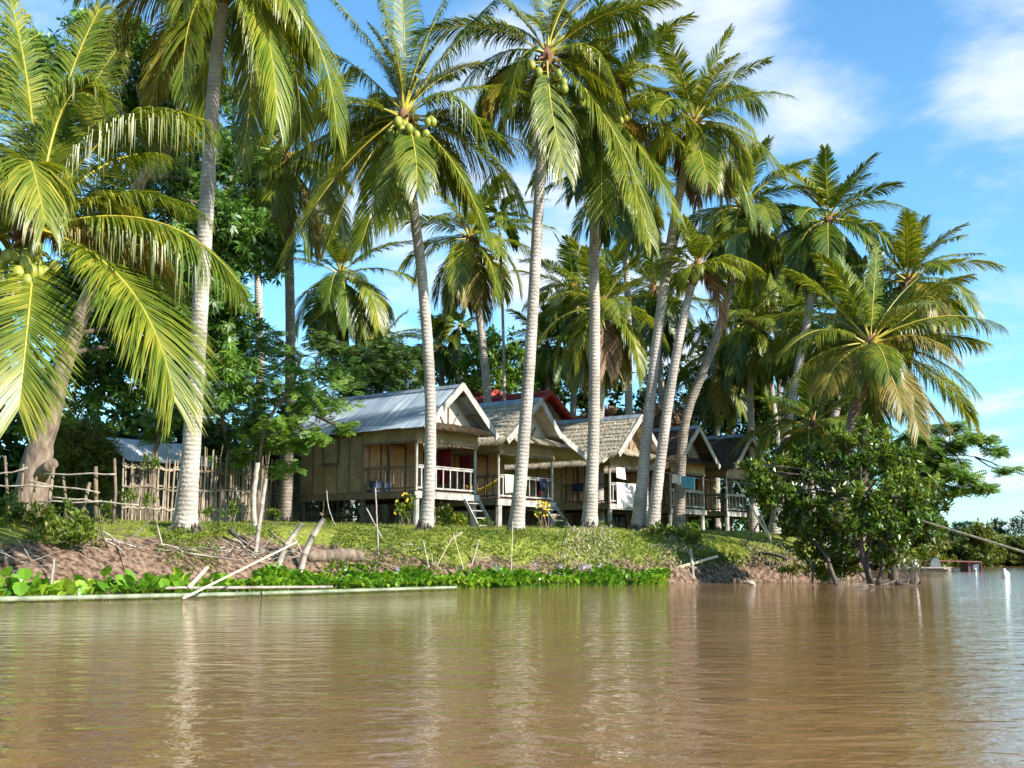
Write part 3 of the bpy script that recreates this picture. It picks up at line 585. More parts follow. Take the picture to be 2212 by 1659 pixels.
def hut(Cx, Cy, W, LB, PL, zf, ze, zp, label, roof, seed, skirt=0., right_ext=None, awning=True, window=False, o=.6, e=.35, wallm='weave', rail_left=True, ladder=True, gable='weave_pale', post='wood_grey'):
    rr = random.Random(seed)
    g0 = ground(Cx, Cy)
    root = thing('stilt_hut', (Cx, Cy, g0), label, 'hut', 'bungalows on stilts along the bank')
    Cc = V((Cx, Cy, 0))
    def H(a, b, z): return Cc + UX * a + VX * b + ZX * z
    def hb(mb, a0, a1, b0, b1, z0, z1, mi=0): mb.hexa([H(a0, b0, z0), H(a1, b0, z0), H(a1, b1, z0), H(a0, b1, z0), H(a0, b0, z1), H(a1, b0, z1), H(a1, b1, z1), H(a0, b1, z1)], mi)
    zl = ze - .42          # underside of the woven band over the openings
    # floor
    m = MB(); hb(m, .02, LB, 0, W, zf - .06, zf)
    for k in range(14): hb(m, .03 + k * LB / 14, .02 + (k + .93) * LB / 14, .01, W - .01, zf, zf + .012)
    m.build('floor_deck', M['wood_brown'], root)
    m = MB(); hb(m, -.06, .015, -.12, W + .1, zf - .23, zf - .03); m.build('floor_beam', M[post], root)
    m = MB(); hb(m, .02, LB + .03, -.06, -.005, zf - .22, zf - .02); m.build('floor_beam', M['wood_brown'], root)
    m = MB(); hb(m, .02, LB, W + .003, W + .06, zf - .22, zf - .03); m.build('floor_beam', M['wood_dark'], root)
    for a in (.07, PL, LB - .1):
        for b in (.07, W - .07):
            p = H(a, b, 0); gz = ground(p.x, p.y); m = MB(); r = rr.uniform(.085, .11)
            m.tube([V((p.x, p.y, gz - .2)), V((p.x + rr.uniform(-.02, .02), p.y, zf - .065))], [r * 1.1, r], 8)
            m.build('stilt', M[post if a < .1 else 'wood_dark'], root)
    # room
    t = .04
    m = MB(); hb(m, PL, LB, 0, t, zf + .013, ze + .15); m.build('side_wall', M[wallm], root)
    m = MB(); hb(m, PL, LB, W - t, W, zf + .013, ze + .15); m.build('side_wall', M[wallm], root)
    m = MB(); hb(m, LB - t, LB, t + .002, W - t - .002, zf + .013, ze + .15); m.build('back_wall', M[wallm], root)
    m = MB(); hb(m, PL, PL + t, t + .002, W - t - .002, zf + .013, ze + .3); m.build('front_wall', M['weave_warm' if wallm == 'weave' else wallm], root)
    m = MB()
    nb_ = 5
    for k in range(nb_ + 1):
        a = PL + (LB - PL) * k / nb_; hb(m, a - .025, a + .025, -.022, -.001, zf - .01, ze - .02)
    hb(m, PL - .05, PL - .001, -.03, .06, zf + .013, ze)
    hb(m, PL + .03, LB - .03, -.026, -.001, ze - .1, ze - .03)
    m.build('wall_batten', M['wood_brown'], root)
    dm = MB(); hb(dm, PL - .03, PL - .002, W * .42, W * .42 + .75, zf + .02, zf + 1.55)
    d = dm.build('door', M['weave_warm'], root)
    fm = MB()
    for b in (W * .42 - .08, W * .42 + .751): hb(fm, PL - .05, PL - .001, b, b + .078, zf + .02, zf + 1.62)
    hb(fm, PL - .05, PL - .001, W * .42 - .08, W * .42 + .83, zf + 1.622, zf + 1.70)
    for b in (.3, .85, W - .35): hb(fm, PL - .02, PL - .001, b, b + .05, zf + .02, ze - .05)
    fm.build('door_frame', M['wood_dark'], d)
    if window:
        a0, a1, z0, z1 = 3.45, 4.08, zf + 1.02, zf + 1.82
        wmesh = MB()
        hb(wmesh, a0 - .06, a0, -.06, -.024, z0 - .06, z1 + .06); hb(wmesh, a1, a1 + .06, -.06, -.024, z0 - .06, z1 + .06)
        hb(wmesh, a0 + .002, a1 - .002, -.06, -.024, z1 + .002, z1 + .06); hb(wmesh, a0 - .09, a1 + .09, -.09, -.062, z0 - .1, z0 - .03)
        wo = wmesh.build('window', M['wood_dark'], root)
        sm = MB(); hb(sm, a0 + .003, a1 - .003, -.04, -.026, z0, z1); sm.build('shutter', M['weave'], wo)
    # porch
    for b in (.03, W - .03):
        p = H(.03, b, 0); m = MB(); m.tube([H(.03, b, zf + .013), H(.03, b, zf + .8), H(.03, b, ze + .02)], [.055, .05, .048], 6); m.build('porch_post', M[post], root)
    m = MB(); hb(m, PL * .5 - .03, PL * .5 + .03, .0, .05, zf + .013, zl); m.build('porch_post', M['wood_dark'], root)
    m = MB(); hb(m, -.035, -.004, -.03, W + .03, zl, ze + .02); m.build('lintel_panel', M[wallm if wallm != 'weave' else 'weave'], root)
    m = MB(); hb(m, -.002, PL - .06, -.03, -.002, zl + .05, ze + .02); m.build('lintel_panel', M['weave'], root)
    m = MB(); hb(m, -.05, PL - .06, -.045, -.031, zl + .0, zl + .07); hb(m, -.05, -.036, -.05, W + .05, zl - .03, zl + .05); m.build('lintel_rail', M['wood_brown'], root)
    def railing(p0, p1, mname, n):
        m = MB()
        for z in (zf + .10, zf + .74): m.beam(p0 + ZX * z, p1 + ZX * z, .05, .055)
        m.beam(p0 + ZX * (zf + .80), p1 + ZX * (zf + .80), .09, .025)
        for k in range(n):
            q = p0.lerp(p1, (k + .5) / n); m.beam(q + ZX * (zf + .128), q + ZX * (zf + .712), .042, .03, up=UX)
        m.build('railing', M[mname], root)
    gapb = .72 if ladder else 0
    railing(H(.03, .09, 0), H(.03, W - .09, 0), post, int(W / .36))
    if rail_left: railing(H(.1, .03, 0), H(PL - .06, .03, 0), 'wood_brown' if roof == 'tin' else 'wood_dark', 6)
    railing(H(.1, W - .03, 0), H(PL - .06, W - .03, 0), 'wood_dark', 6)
    if ladder:
        m = MB(); top = [H(-.09, W - .72, zf - .2), H(-.09, W + .02, zf - .2)]
        bot = []
        for b in (W - .72, W + .02):
            p = H(-.72, b, 0); bot.append(V((p.x, p.y, ground(p.x, p.y) - .02)))
        for k in (0, 1): m.beam(top[k], bot[k], .05, .1)
        lad = m.build('ladder', M[post], root)
        for k in range(4):
            f = (k + .5) / 4; m2 = MB(); m2.beam(top[0].lerp(bot[0], f) + VX * .03, top[1].lerp(bot[1], f) - VX * .03, .13, .03, up=ZX); m2.build('tread', M[post], lad)
    # gable
    bm_ = W / 2; rz = zp - ze
    m = MB(); sl_ = rz / (bm_ + e)
    zb = ze + .03; zt = zp - .12
    m.add([H(-.0, .02, zb), H(0, W - .02, zb), H(0, bm_, zt), H(.03, .02, zb), H(.03, W - .02, zb), H(.03, bm_, zt)], [(0, 1, 2), (5, 4, 3), (0, 3, 4, 1), (1, 4, 5, 2), (2, 5, 3, 0)])
    m.build('gable_panel', M[gable], root)
    m = MB(); m.beam(H(-.03, bm_, zb), H(-.03, bm_, zt - .15), .05, .04, up=UX)
    m.beam(H(-.025, bm_ - .08, zb + .02), H(-.025, bm_ - .5, zb + .62), .05, .03, up=UX); m.beam(H(-.025, bm_ + .08, zb + .02), H(-.025, bm_ + .5, zb + .62), .05, .03, up=UX)
    m.build('gable_brace', M['wood_brown'], root)
    m = MB()
    for f in (.15, .55, .93):
        for sgn in (-1, 1):
            bq = bm_ + sgn * (bm_ + e) * f; z = zp - rz * f - .09; m.beam(H(-o + .05, bq, z), H(.0, bq, z), .07, .07)
    m.build('purlin', M['wood_brown'], root)
    # roof
    A0, A1 = -o, LB + .5
    slopes = [((-e, ze), (bm_, zp))]
    if right_ext: slopes += [((right_ext[0], right_ext[1]), (bm_, zp)), ((right_ext[2], right_ext[3]), (right_ext[0], right_ext[1]))]
    else: slopes += [((W + e, ze), (bm_, zp))]
    for (b0, z0), (b1, z1) in slopes:
        m = MB()
        if roof == 'tin': tin_slope(m, H(A0, b0, z0), H(A1, b0, z0), H(A0, b1, z1), H(A1, b1, z1), rr); m.build('roof_slope', M['tin'], root)
        else:
            thatch(m, H(A0 + .03, b0, z0), H(A1, b0, z0), H(A0 + .03, b1, z1), H(A1, b1, z1), rr, loose=1500, fringe=900)
            m.build('roof_slope', [M['thatch_tan' if roof == 'tan' else 'thatch_dark'], M['straw' if roof == 'tan' else 'straw_dark']], root)
    if skirt:
        m = MB(); thatch(m, H(A0 + .35, -e - skirt, ze - skirt * .62), H(A1, -e - skirt, ze - skirt * .62), H(A0 + .35, -e + .12, ze + .0), H(A1, -e + .12, ze + .0), rr, rows=3, fringe=1300, loose=700)
        m.build('eave_skirt', [M['thatch_tan' if roof == 'tan' else 'thatch_dark'], M['straw']], root)
    m = MB()
    for sgn in (-1, 1): m.quad(H(A0 - .01, bm_, zp + .10), H(A1, bm_, zp + .10), H(A1, bm_ + sgn * .2, zp - .08), H(A0 - .01, bm_ + sgn * .2, zp - .08)) if roof != 'tin' else m.quad(H(A0 - .01, bm_, zp + .045), H(A1, bm_, zp + .045), H(A1, bm_ + sgn * .16, zp - .09), H(A0 - .01, bm_ + sgn * .16, zp - .09))
    m.build('ridge_cap', M['tin'], root)
    def barge(b0, z0, b1, z1, mname):
        m = MB(); p0, p1 = H(A0 - .03, b0, z0), H(A0 - .03, b1, z1); d = (p1 - p0).normalized(); nn = d.cross(UX).normalized()
        if nn.z < 0: nn = -nn
        m.box((p0 + p1) / 2 - nn * .07, (p1 - p0) / 2, UX * .022, nn * .105); m.build('barge_board', M[mname], root)
    barge(-e - .03, ze - .02, bm_, zp + .06, post)
    if right_ext:
        barge(right_ext[0], right_ext[1] + .02, bm_ + .02, zp + .05, post); barge(right_ext[2], right_ext[3], right_ext[0] - .02, right_ext[1] + .02, post)
    else: barge(W + e + .03, ze - .02, bm_ + .02, zp + .05, post)
    if awning:
        m = MB(); thatch(m, H(-.52, .0, ze + .06), H(-.52, W, ze + .06), H(-.02, .0, ze + .27), H(-.02, W, ze + .27), rr, rows=3, fringe=500, loose=400, th=.05)
        m.build('porch_awning', [M['thatch_tan' if roof == 'tan' else 'thatch_dark'], M['straw' if roof == 'tan' else 'straw_dark']], root)
    return root, H

h1, H1 = hut(-2.97, 36, 2.97, 5.2, 2.35, 2.77, 4.70, 6.19, 'woven bamboo hut with a blue-grey corrugated tin roof', 'tin', 1, window=True)
h2, H2 = hut(-.45, 39, 3.2, 5.0, 2.2, 2.67, 4.60, 6.12, 'tan thatched hut right beside the tin roofed one, its roof swept low on the right', 'tan', 2, right_ext=(2.75, 5.04, 4.6, 4.30), rail_left=True)
h3, H3 = hut(3.8, 45, 2.9, 5.2, 2.3, 2.77, 4.66, 6.25, 'tan thatched hut with a large white towel over its porch railing', 'tan', 3, skirt=.55, wallm='weave', gable='weave', ladder=False)
h4, H4 = hut(6.7, 49, 3.0, 5.0, 2.2, 2.76, 4.68, 6.26, 'dark thatched hut behind the clothes line', 'dark', 4, skirt=.45, gable='weave', ladder=False, awning=True)
h5, H5 = hut(9.9, 53.5, 3.0, 5.0, 2.2, 2.78, 4.74, 6.36, 'dark thatched hut at the far end, half behind the leafy shrub', 'dark', 5, gable='wood_brown', ladder=False, awning=False)

# things on and around the porches
def bucket(c, r, h, mname, label):
    m = MB(); n = 18
    pts = [c + V((0, 0, z)) for z in (0, h * .5, h * .96, h, h, .03)]
    m.tube(pts, [r * .78, r * .9, r * .99, r * 1.05, r * .93, r * .72], n, cap=True); o = m.build('bucket', M[mname], origin=c, smooth=False); tag(o, label, 'bucket', 'blue buckets on the porch')
    hm = MB(); hm.tube([c + V((r * math.cos(a), 0, h - .02 + .11 * math.sin(a))) for a in [math.pi * k / 10 for k in range(11)]], .009, 5); hm.build('handle', M[mname], o)
b0 = H1(2.0, .28, 2.785); bucket(b0, .19, .36, 'plastic_blue', 'dark blue plastic bucket with looped handle on the side porch, left one')
b1 = H1(1.72, .5, 2.785); bucket(b1, .15, .32, 'plastic_blue', 'smaller blue bucket half hidden behind the larger bucket')

def cloth(name, p0, p1, drop, mname, label, cat, seed, back=0., fold=.03, drape=None, fcnt=5.):
    """cloth hanging from the segment p0..p1; back>0: also falls behind the rail"""
    rr = random.Random(seed); m = MB(); nxx, nz = 22, 12
    al = p1 - p0; nrm = V((al.y, -al.x, 0)).normalized()
    if nrm.y > 0: nrm = -nrm
    rows = []
    prof = ([(-back * (1 - k / 4), -.045) for k in range(4)] if back else []) + [(drop * k / nz, .045 + .02 * (k / nz)) for k in range(nz + 1)]
    for j, (d, off) in enumerate(prof):
        row = []
        for i in range(nxx + 1):
            f = i / nxx; a = abs(d) / max(drop, .01)
            w = fold * a * math.sin(f * fcnt * 6.28 + seed) + fold * .5 * math.sin(f * fcnt * 2.7 * 6.28 + 1.3 * seed)
            hem = .05 * a * math.sin(f * 3.1 + seed)
            row.append(p0 + al * f * (1 - .0 * a) + nrm * (off + w) + V((0, 0, -abs(d) * (1 + hem) + (.02 if off > 0 and d < .02 else 0))))
        rows.append(row)
    o = 0
    for row in rows: m.v += row
    n = nxx + 1
    for j in range(len(rows) - 1):
        for i in range(nxx): m.f.append((j * n + i, j * n + i + 1, (j + 1) * n + i + 1, (j + 1) * n + i)); m.m.append(0)
    ob = m.build(name, M[mname], origin=p0, smooth=True)
    md = ob.modifiers.new('cloth_thickness', 'SOLIDIFY'); md.thickness = .008
    return tag(ob, label, cat)
cloth('towel', H3(-.0, .42, 3.57), H3(-.0, 2.35, 3.57), .98, 'cloth_checked', 'large white checked towel hung over the porch railing', 'towel', 3, back=.3)
cloth('shirt', H3(-.03, .38, 4.16), H3(-.03, .98, 4.16), .42, 'cloth_white', 'small white shirt hanging under the eave above the large towel', 'shirt', 5, fold=.05)
cloth('trousers', H3(.5, -.02, 3.57), H3(.9, -.02, 3.57), .45, 'cloth_dark', 'dark trousers over the side railing left of the large white towel', 'trousers', 7, fold=.04)
cloth('shirt', H3(1.2, -.02, 3.57), H3(1.7, -.02, 3.57), .3, 'cloth_dark', 'small dark blue shirt on the side railing of the third hut', 'shirt', 8, fold=.04)
cloth('towel', H2(.02, .32, 3.47), H2(.02, .80, 3.47), .62, 'cloth_green', 'pale green towel over the porch railing of the second hut', 'towel', 9, back=.3, fold=.02)
cloth('blanket', H2(1.75, .08, 4.42), H2(1.25, .08, 4.42), 1.22, 'cloth_red', 'dark red patterned blanket hanging between the first two huts', 'blanket', 11, fold=.04)
cloth('sarong', H1(1.0, 2.92, 4.3), H1(1.6, 2.92, 4.3), 1.1, 'cloth_red', 'dark red cloth hanging at the right side of the tin roofed porch', 'cloth', 12, fold=.05)
cloth('shirt', H2(.04, 2.35, 3.47), H2(.04, 2.75, 3.47), .42, 'cloth_dark', 'grey-black shirt over the front railing of the second hut', 'shirt', 13, fold=.03)
cloth('shorts', H2(.3, 2.4, 3.4), H2(.3, 2.75, 3.4), .6, 'cloth_red', 'red cloth behind the railing of the second hut', 'cloth', 14, fold=.04)
hm = MB(); p0, p1 = H2(1.9, .25, 3.35), H2(.3, .45, 3.3)
for j in range(10):
    row = [p0.lerp(p1, k / 14) + VX * (.22 * math.sin(math.pi * k / 14) * (j / 4.5 - 1)) + V((0, 0, -.42 * math.sin(math.pi * k / 14) + .10 * (j / 4.5 - 1) ** 2)) for k in range(15)]
    hm.tube(row, .022, 5)
tag(hm.build('hammock', M['cloth_yellow'], origin=p0), 'yellow striped hammock sagging on the porch of the second hut', 'hammock')

# clothes line and its props
LN0, LN1 = H3(-.05, 2.87, 4.30), at(1592, 1042, 39.2)
m = MB(); m.tube([LN0.lerp(LN1, k / 12) + V((0, 0, -.10 * math.sin(math.pi * k / 12))) for k in range(13)] + [at(1640, 1047, 38)], .007, 4)
tag(m.build('clothes_line', M['rope'], origin=LN0), 'thin pale clothes line from the third hut to the leaning bamboo', 'clothes line')
def onl(f): return LN0.lerp(LN1, f) + V((0, 0, -.10 * math.sin(math.pi * f)))
cloth('shirt', onl(.33), onl(.42), .32, 'cloth_white', 'small white cloth on the clothes line beside the blue one', 'cloth', 21, fold=.02, fcnt=2)
cloth('towel', onl(.43), onl(.58), .44, 'cloth_blue', 'light blue towel hanging on the clothes line', 'towel', 22, fold=.03, fcnt=2)
def stick(name, a, b, r, mname, label, cat='pole', bend=0., r2=None, group=None, knots=0, smooth=True):
    m = MB(); rr = random.Random(hash(label) % 9999 if False else len(label) * 31 + int(a.x * 10)); d = b - a
    sd = d.cross(V((.3, 1, .2))).normalized(); n = 14
    pts = [a + d * (k / n) + sd * bend * math.sin(math.pi * k / n) + rv(rr) * r * .25 for k in range(n + 1)]
    r2 = r2 or r * .85; rad = [r + (r2 - r) * k / n for k in range(n + 1)]
    if knots:
        L = d.length; pts = []; rad = []; nk = max(2, int(L / knots))
        for k in range(nk + 1):
            for q, s in ((-.012, 1), (0, 1.14), (.012, 1)):
                f = k / nk + q / max(L, .1)
                if f < 0 or f > 1: continue
                pts.append(a + d * f + sd * bend * math.sin(math.pi * f)); rad.append((r + (r2 - r) * f) * s)
    m.tube(pts, rad, 8)
    o = m.build(name, M[mname], origin=a, smooth=smooth); return tag(o, label, cat, group)
def gpt(px, py, Y, sink=.06):
    """foot of a pole: seen at px, py near Y; pushed a little into the ground there"""
    global DY
    y = Y - 3.5; best = None
    while y < Y + 5:
        q = at(px, py, y)
        if max(0, ground(q.x, q.y)) >= q.z: best = q; break
        y += .05
    if best is None: best = at(px, py, Y); best.z = ground(best.x, best.y); y = Y
    DY = y - Y
    best.z -= sink; return best
DY = 0.
def at2(px, py, Y): return at(px, py, Y + DY)
stick('bamboo_pole', gpt(1667, 1168, 39), LN1, .035, 'bamboo_pole', 'pale bamboo prop leaning left that carries the clothes line', r2=.025, knots=.4)
stick('bamboo_pole', gpt(1668, 1169, 38.9), at2(1640, 1105, 38.9), .028, 'bamboo_pole', 'short pale bamboo beside the foot of the clothes line prop', knots=.4)
stick('wooden_prop', gpt(1604, 1182, 38.2), at2(1662, 1090, 39), .03, 'wood_dark', 'dark stick crossing the clothes line prop', 'prop')

# ---------------------------------------------------------------- red tiled house behind
pk = at(1188, 850, 50); RC = pk - VX * 2.6
rt = thing('tiled_house', (RC.x, RC.y, ground(RC.x, RC.y)), 'house with a red tiled roof behind the thatched huts', 'house')
def RH(a, b, z): return V((RC.x, RC.y, 0)) + UX * a + VX * b + ZX * z
def tiles(e0, e1, r0, r1, name='roof_slope'):
    m = MB(); al = e1 - e0; up = r0 - e0; nr = al.cross(up).normalized()
    if nr.z < 0: nr = -nr
    rows = int(up.length / .3); colsn = int(al.length / .26)
    for j in range(rows):
        for i in range(colsn):
            f0, f1 = i / colsn, (i + 1) / colsn; g0, g1 = j / rows, (j + 1.12) / rows; mid = (f0 + f1) / 2
            a = e0 + al * f0 + up * g0 + nr * .03; b = e0 + al * mid + up * g0 + nr * .075; c = e0 + al * f1 + up * g0 + nr * .03
            a2 = e0 + al * f0 + up * g1; b2 = e0 + al * mid + up * g1 + nr * .05; c2 = e0 + al * f1 + up * g1
            m.add([a, b, c, a2, b2, c2], [(0, 1, 4, 3), (1, 2, 5, 4)])
    m.build(name, M['red_tile'], rt)
zp_ = pk.z; ze_ = zp_ - 1.9
tiles(RH(0, -.4, ze_), RH(9, -.4, ze_), RH(0, 2.6, zp_), RH(9, 2.6, zp_)); tiles(RH(0, 5.6, ze_), RH(9, 5.6, ze_), RH(0, 2.6, zp_), RH(9, 2.6, zp_))
m = MB(); m.tube([RH(-.05, 2.6, zp_ + .03), RH(9, 2.6, zp_ + .03)], .13, 8); m.tube([RH(-.03, 2.6, zp_ + .05), RH(-.03, 5.6, ze_ + .05)], .13, 8); m.tube([RH(-.03, 2.6, zp_ + .05), RH(-.03, -.4, ze_ + .05)], .13, 8)
m.build('ridge_tiles', M['red_ridge'], rt)
tiles(RH(-1.6, 2.2, zp_ - 2.1), RH(0, 2.2, zp_ - 2.1), RH(-1.6, 4.2, zp_ - 1.15), RH(0, 4.2, zp_ - 1.15), 'porch_roof'); tiles(RH(-1.6, 6.2, zp_ - 2.1), RH(0, 6.2, zp_ - 2.1), RH(-1.6, 4.2, zp_ - 1.15), RH(0, 4.2, zp_ - 1.15), 'porch_roof')
m = MB(); m.tube([RH(-1.65, 4.2, zp_ - 1.1), RH(0, 4.2, zp_ - 1.1)], .12, 8); m.tube([RH(-1.62, 4.2, zp_ - 1.1), RH(-1.62, 2.2, zp_ - 2.06)], .11, 8); m.build('ridge_tiles', M['red_ridge'], rt)
qk = at(1074, 846, 57); qa = (qk - V((RC.x, RC.y, 0))).dot(UX); qb = (qk - V((RC.x, RC.y, 0))).dot(VX); qz = qk.z
tiles(RH(qa, qb - 2.6, qz - 1.6), RH(qa + 6, qb - 2.6, qz - 1.6), RH(qa, qb, qz), RH(qa + 6, qb, qz), 'rear_roof'); tiles(RH(qa, qb + 2.6, qz - 1.6), RH(qa + 6, qb + 2.6, qz - 1.6), RH(qa, qb, qz), RH(qa + 6, qb, qz), 'rear_roof')
m = MB(); m.tube([RH(qa - .05, qb, qz + .05), RH(qa + 6, qb, qz + .05)], .14, 8); m.tube([RH(qa, qb, qz + .05), RH(qa, qb + 2.6, qz - 1.55)], .13, 8); m.tube([RH(qa, qb, qz + .05), RH(qa, qb - 2.6, qz - 1.55)], .13, 8); m.build('ridge_tiles', M['red_ridge'], rt)
m = MB(); m.hexa([RH(.3, 0, 1.7), RH(8.7, 0, 1.7), RH(8.7, 5.2, 1.7), RH(.3, 5.2, 1.7), RH(.3, 0, ze_ + .1), RH(8.7, 0, ze_ + .1), RH(8.7, 5.2, ze_ + .1), RH(.3, 5.2, ze_ + .1)])
m.add([RH(.3, 0, ze_ + .1), RH(.3, 5.2, ze_ + .1), RH(.3, 2.6, zp_ - .1), RH(.34, 2.6, zp_ - .1)], [(0, 1, 2), (1, 0, 3)])
m.build('wall', M['wood_brown'], rt)

# ---------------------------------------------------------------- shed on the left and the tin roofed house at the right
pk = at(226, 944, 37); sh0 = V((pk.x, pk.y, 0)); sz = pk.z
sd_ = thing('tin_shed', (pk.x, pk.y, ground(pk.x, pk.y)), 'small dark shed with a bright tin roof behind the bamboo fence', 'shed')
def SH(u_, v_, z): return sh0 + UX * u_ + VX * v_ + ZX * z
rr = random.Random(4)
m = MB(); tin_slope(m, SH(-1.75, -.25, sz - .86), SH(-1.75, 4.0, sz - .86), SH(0, -.25, sz), SH(0, 4.0, sz), rr); m.build('roof_slope', M['tin_white'], sd_)  # whiter tin on the sun-facing slope: its sunlight is put into the colour
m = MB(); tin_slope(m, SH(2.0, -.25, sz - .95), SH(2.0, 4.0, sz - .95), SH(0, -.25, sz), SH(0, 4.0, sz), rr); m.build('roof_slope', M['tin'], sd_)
gz = ground(pk.x, pk.y)
m = MB()
for k in range(17):
    u0 = -1.5 + k * .19; zt_ = sz - .12 - abs(u0 + .09) * .48
    m.hexa([SH(u0, 0, gz - .1), SH(u0 + .18, 0, gz - .1), SH(u0 + .18, .03, gz - .1), SH(u0, .03, gz - .1), SH(u0, 0, zt_), SH(u0 + .18, 0, zt_), SH(u0 + .18, .03, zt_), SH(u0, .03, zt_)])
m.build('board_wall', M['wood_dark'], sd_)
m = MB(); m.hexa([SH(-1.5, .04, gz - .1), SH(-1.46, .04, gz - .1), SH(-1.46, 3.7, gz - .1), SH(-1.5, 3.7, gz - .1), SH(-1.5, .04, sz - .8), SH(-1.46, .04, sz - .8), SH(-1.46, 3.7, sz - .8), SH(-1.5, 3.7, sz - .8)])
m.hexa([SH(1.7, .04, gz - .1), SH(1.74, .04, gz - .1), SH(1.74, 3.7, gz - .1), SH(1.7, 3.7, gz - .1), SH(1.7, .04, sz - .9), SH(1.74, .04, sz - .9), SH(1.74, 3.7, sz - .9), SH(1.7, 3.7, sz - .9)]); m.build('side_wall', M['wood_dark'], sd_)
pk = at(1800, 985, 56); th0 = V((pk.x, pk.y, 0)); th = thing('tin_roof_house', (pk.x, pk.y, ground(pk.x, pk.y)), 'low house with a pale grey tin roof behind the leafy shrub', 'house')
def TH_(u_, v_, z): return th0 + UX * u_ + VX * v_ + ZX * z
m = MB(); tin_slope(m, TH_(-1.2, -1.9, pk.z - 1.75), TH_(1.3, -1.9, pk.z - 1.75), TH_(-1.2, 0, pk.z), TH_(1.3, 0, pk.z), rr); tin_slope(m, TH_(-1.2, 2.2, pk.z - 1.75), TH_(1.3, 2.2, pk.z - 1.75), TH_(-1.2, 0, pk.z), TH_(1.3, 0, pk.z), rr); m.build('roof', M['tin_white'], th)
m = MB(); m.hexa([TH_(-.8, -1.5, 1.6), TH_(1.0, -1.5, 1.6), TH_(1.0, 1.8, 1.6), TH_(-.8, 1.8, 1.6), TH_(-.8, -1.5, pk.z - 1.5), TH_(1.0, -1.5, pk.z - 1.5), TH_(1.0, 1.8, pk.z - 1.5), TH_(-.8, 1.8, pk.z - 1.5)]); m.build('wall', M['wood_brown'], th)

# ---------------------------------------------------------------- fences
def stake_fence(path, label, seed, hgt=2.1, sp=.07):
    rr = random.Random(seed); pts = [gp(px, Y) for px, Y in path]
    root = thing('bamboo_fence', pts[0], label, 'fence', 'bamboo stake fences')
    st = MB(); rl = MB()
    for a, b in zip(pts, pts[1:]):
        d = b - a; L = math.hypot(d.x, d.y); n = int(L / sp)
        for i in range(n):
            p = a.lerp(b, (i + rr.random() * .8) / n); p.z = ground(p.x, p.y) - .05; r = rr.uniform(.016, .032)
            h = hgt * rr.uniform(.78, 1.12); q = p + V((rr.uniform(-.1, .1), rr.uniform(-.08, .08), h))
            if rr.random() < .08: q = p + V((rr.uniform(-.3, .3), .1, h * 1.12))
            st.tube([p, q], [r, r * .75], 5)
        for z in (.35, .95, 1.5):
            rl.tube([a.lerp(b, k / 8) + V((0, -.04, z + rr.uniform(-.05, .05))) for k in range(9)], .028, 6)
            rl.tube([a.lerp(b, k / 8) + V((0, .05, z + .06 + rr.uniform(-.05, .05))) for k in range(9)], .022, 6)
    st.build('bamboo_slats', M['bamboo_stake'], root); rl.build('rail', M['bamboo_stake'], root)
stake_fence([(262, 33.0), (300, 33.3), (400, 34.2), (520, 36.5), (655, 42)], 'tall ragged bamboo stake fence left of the tin roofed hut', 1)
stake_fence([(655, 42.2), (850, 45.5), (1100, 51)], 'bamboo fence seen in the dark under the first two huts', 2, sp=.13)
stake_fence([(1105, 51.2), (1330, 56.5), (1560, 62)], 'far bamboo fence seen in the dark under the third and fourth huts', 3, sp=.16)
# rough rail fence at far left
rf = thing('rail_fence', gp(120, 27), 'rough fence of crooked brown posts and thin pale rails in front of the mango trunk', 'fence')
rr = random.Random(9)
for px, pyt, r, ln in ((20, 985, .06, -.1), (46, 1002, .05, .05), (107, 1008, .075, .1), (141, 1030, .055, -.05), (180, 1042, .075, .15), (207, 1008, .085, 0), (243, 990, .06, .05), (70, 1030, .05, .1)):
    b = gp(px, 27, -.1); t_ = at(px, pyt, 27) + V((ln, 0, 0)); m = MB(); r *= .68; m.tube([b, b.lerp(t_, .5) + V((rr.uniform(-.06, .06), 0, 0)), t_], [r, r * .95, r * .75], 8); m.build('post', M['wood_brown' if px in (207, 46, 20, 243, 70) else 'bark'], rf, True)
for (x0, y0, x1, y1) in ((-40, 1046, 110, 1052), (95, 1022, 250, 1026), (60, 1040, 215, 1064), (110, 1072, 220, 1084), (-40, 1030, 60, 1012), (85, 1082, 300, 1088)):
    m = MB(); p, q = at(x0, y0, 26.9), at(x1, y1, 26.9); m.tube([p.lerp(q, k / 6) + V((0, 0, rr.uniform(-.03, .03))) for k in range(7)], .021, 6); m.build('rail', M['driftwood'], rf, True)
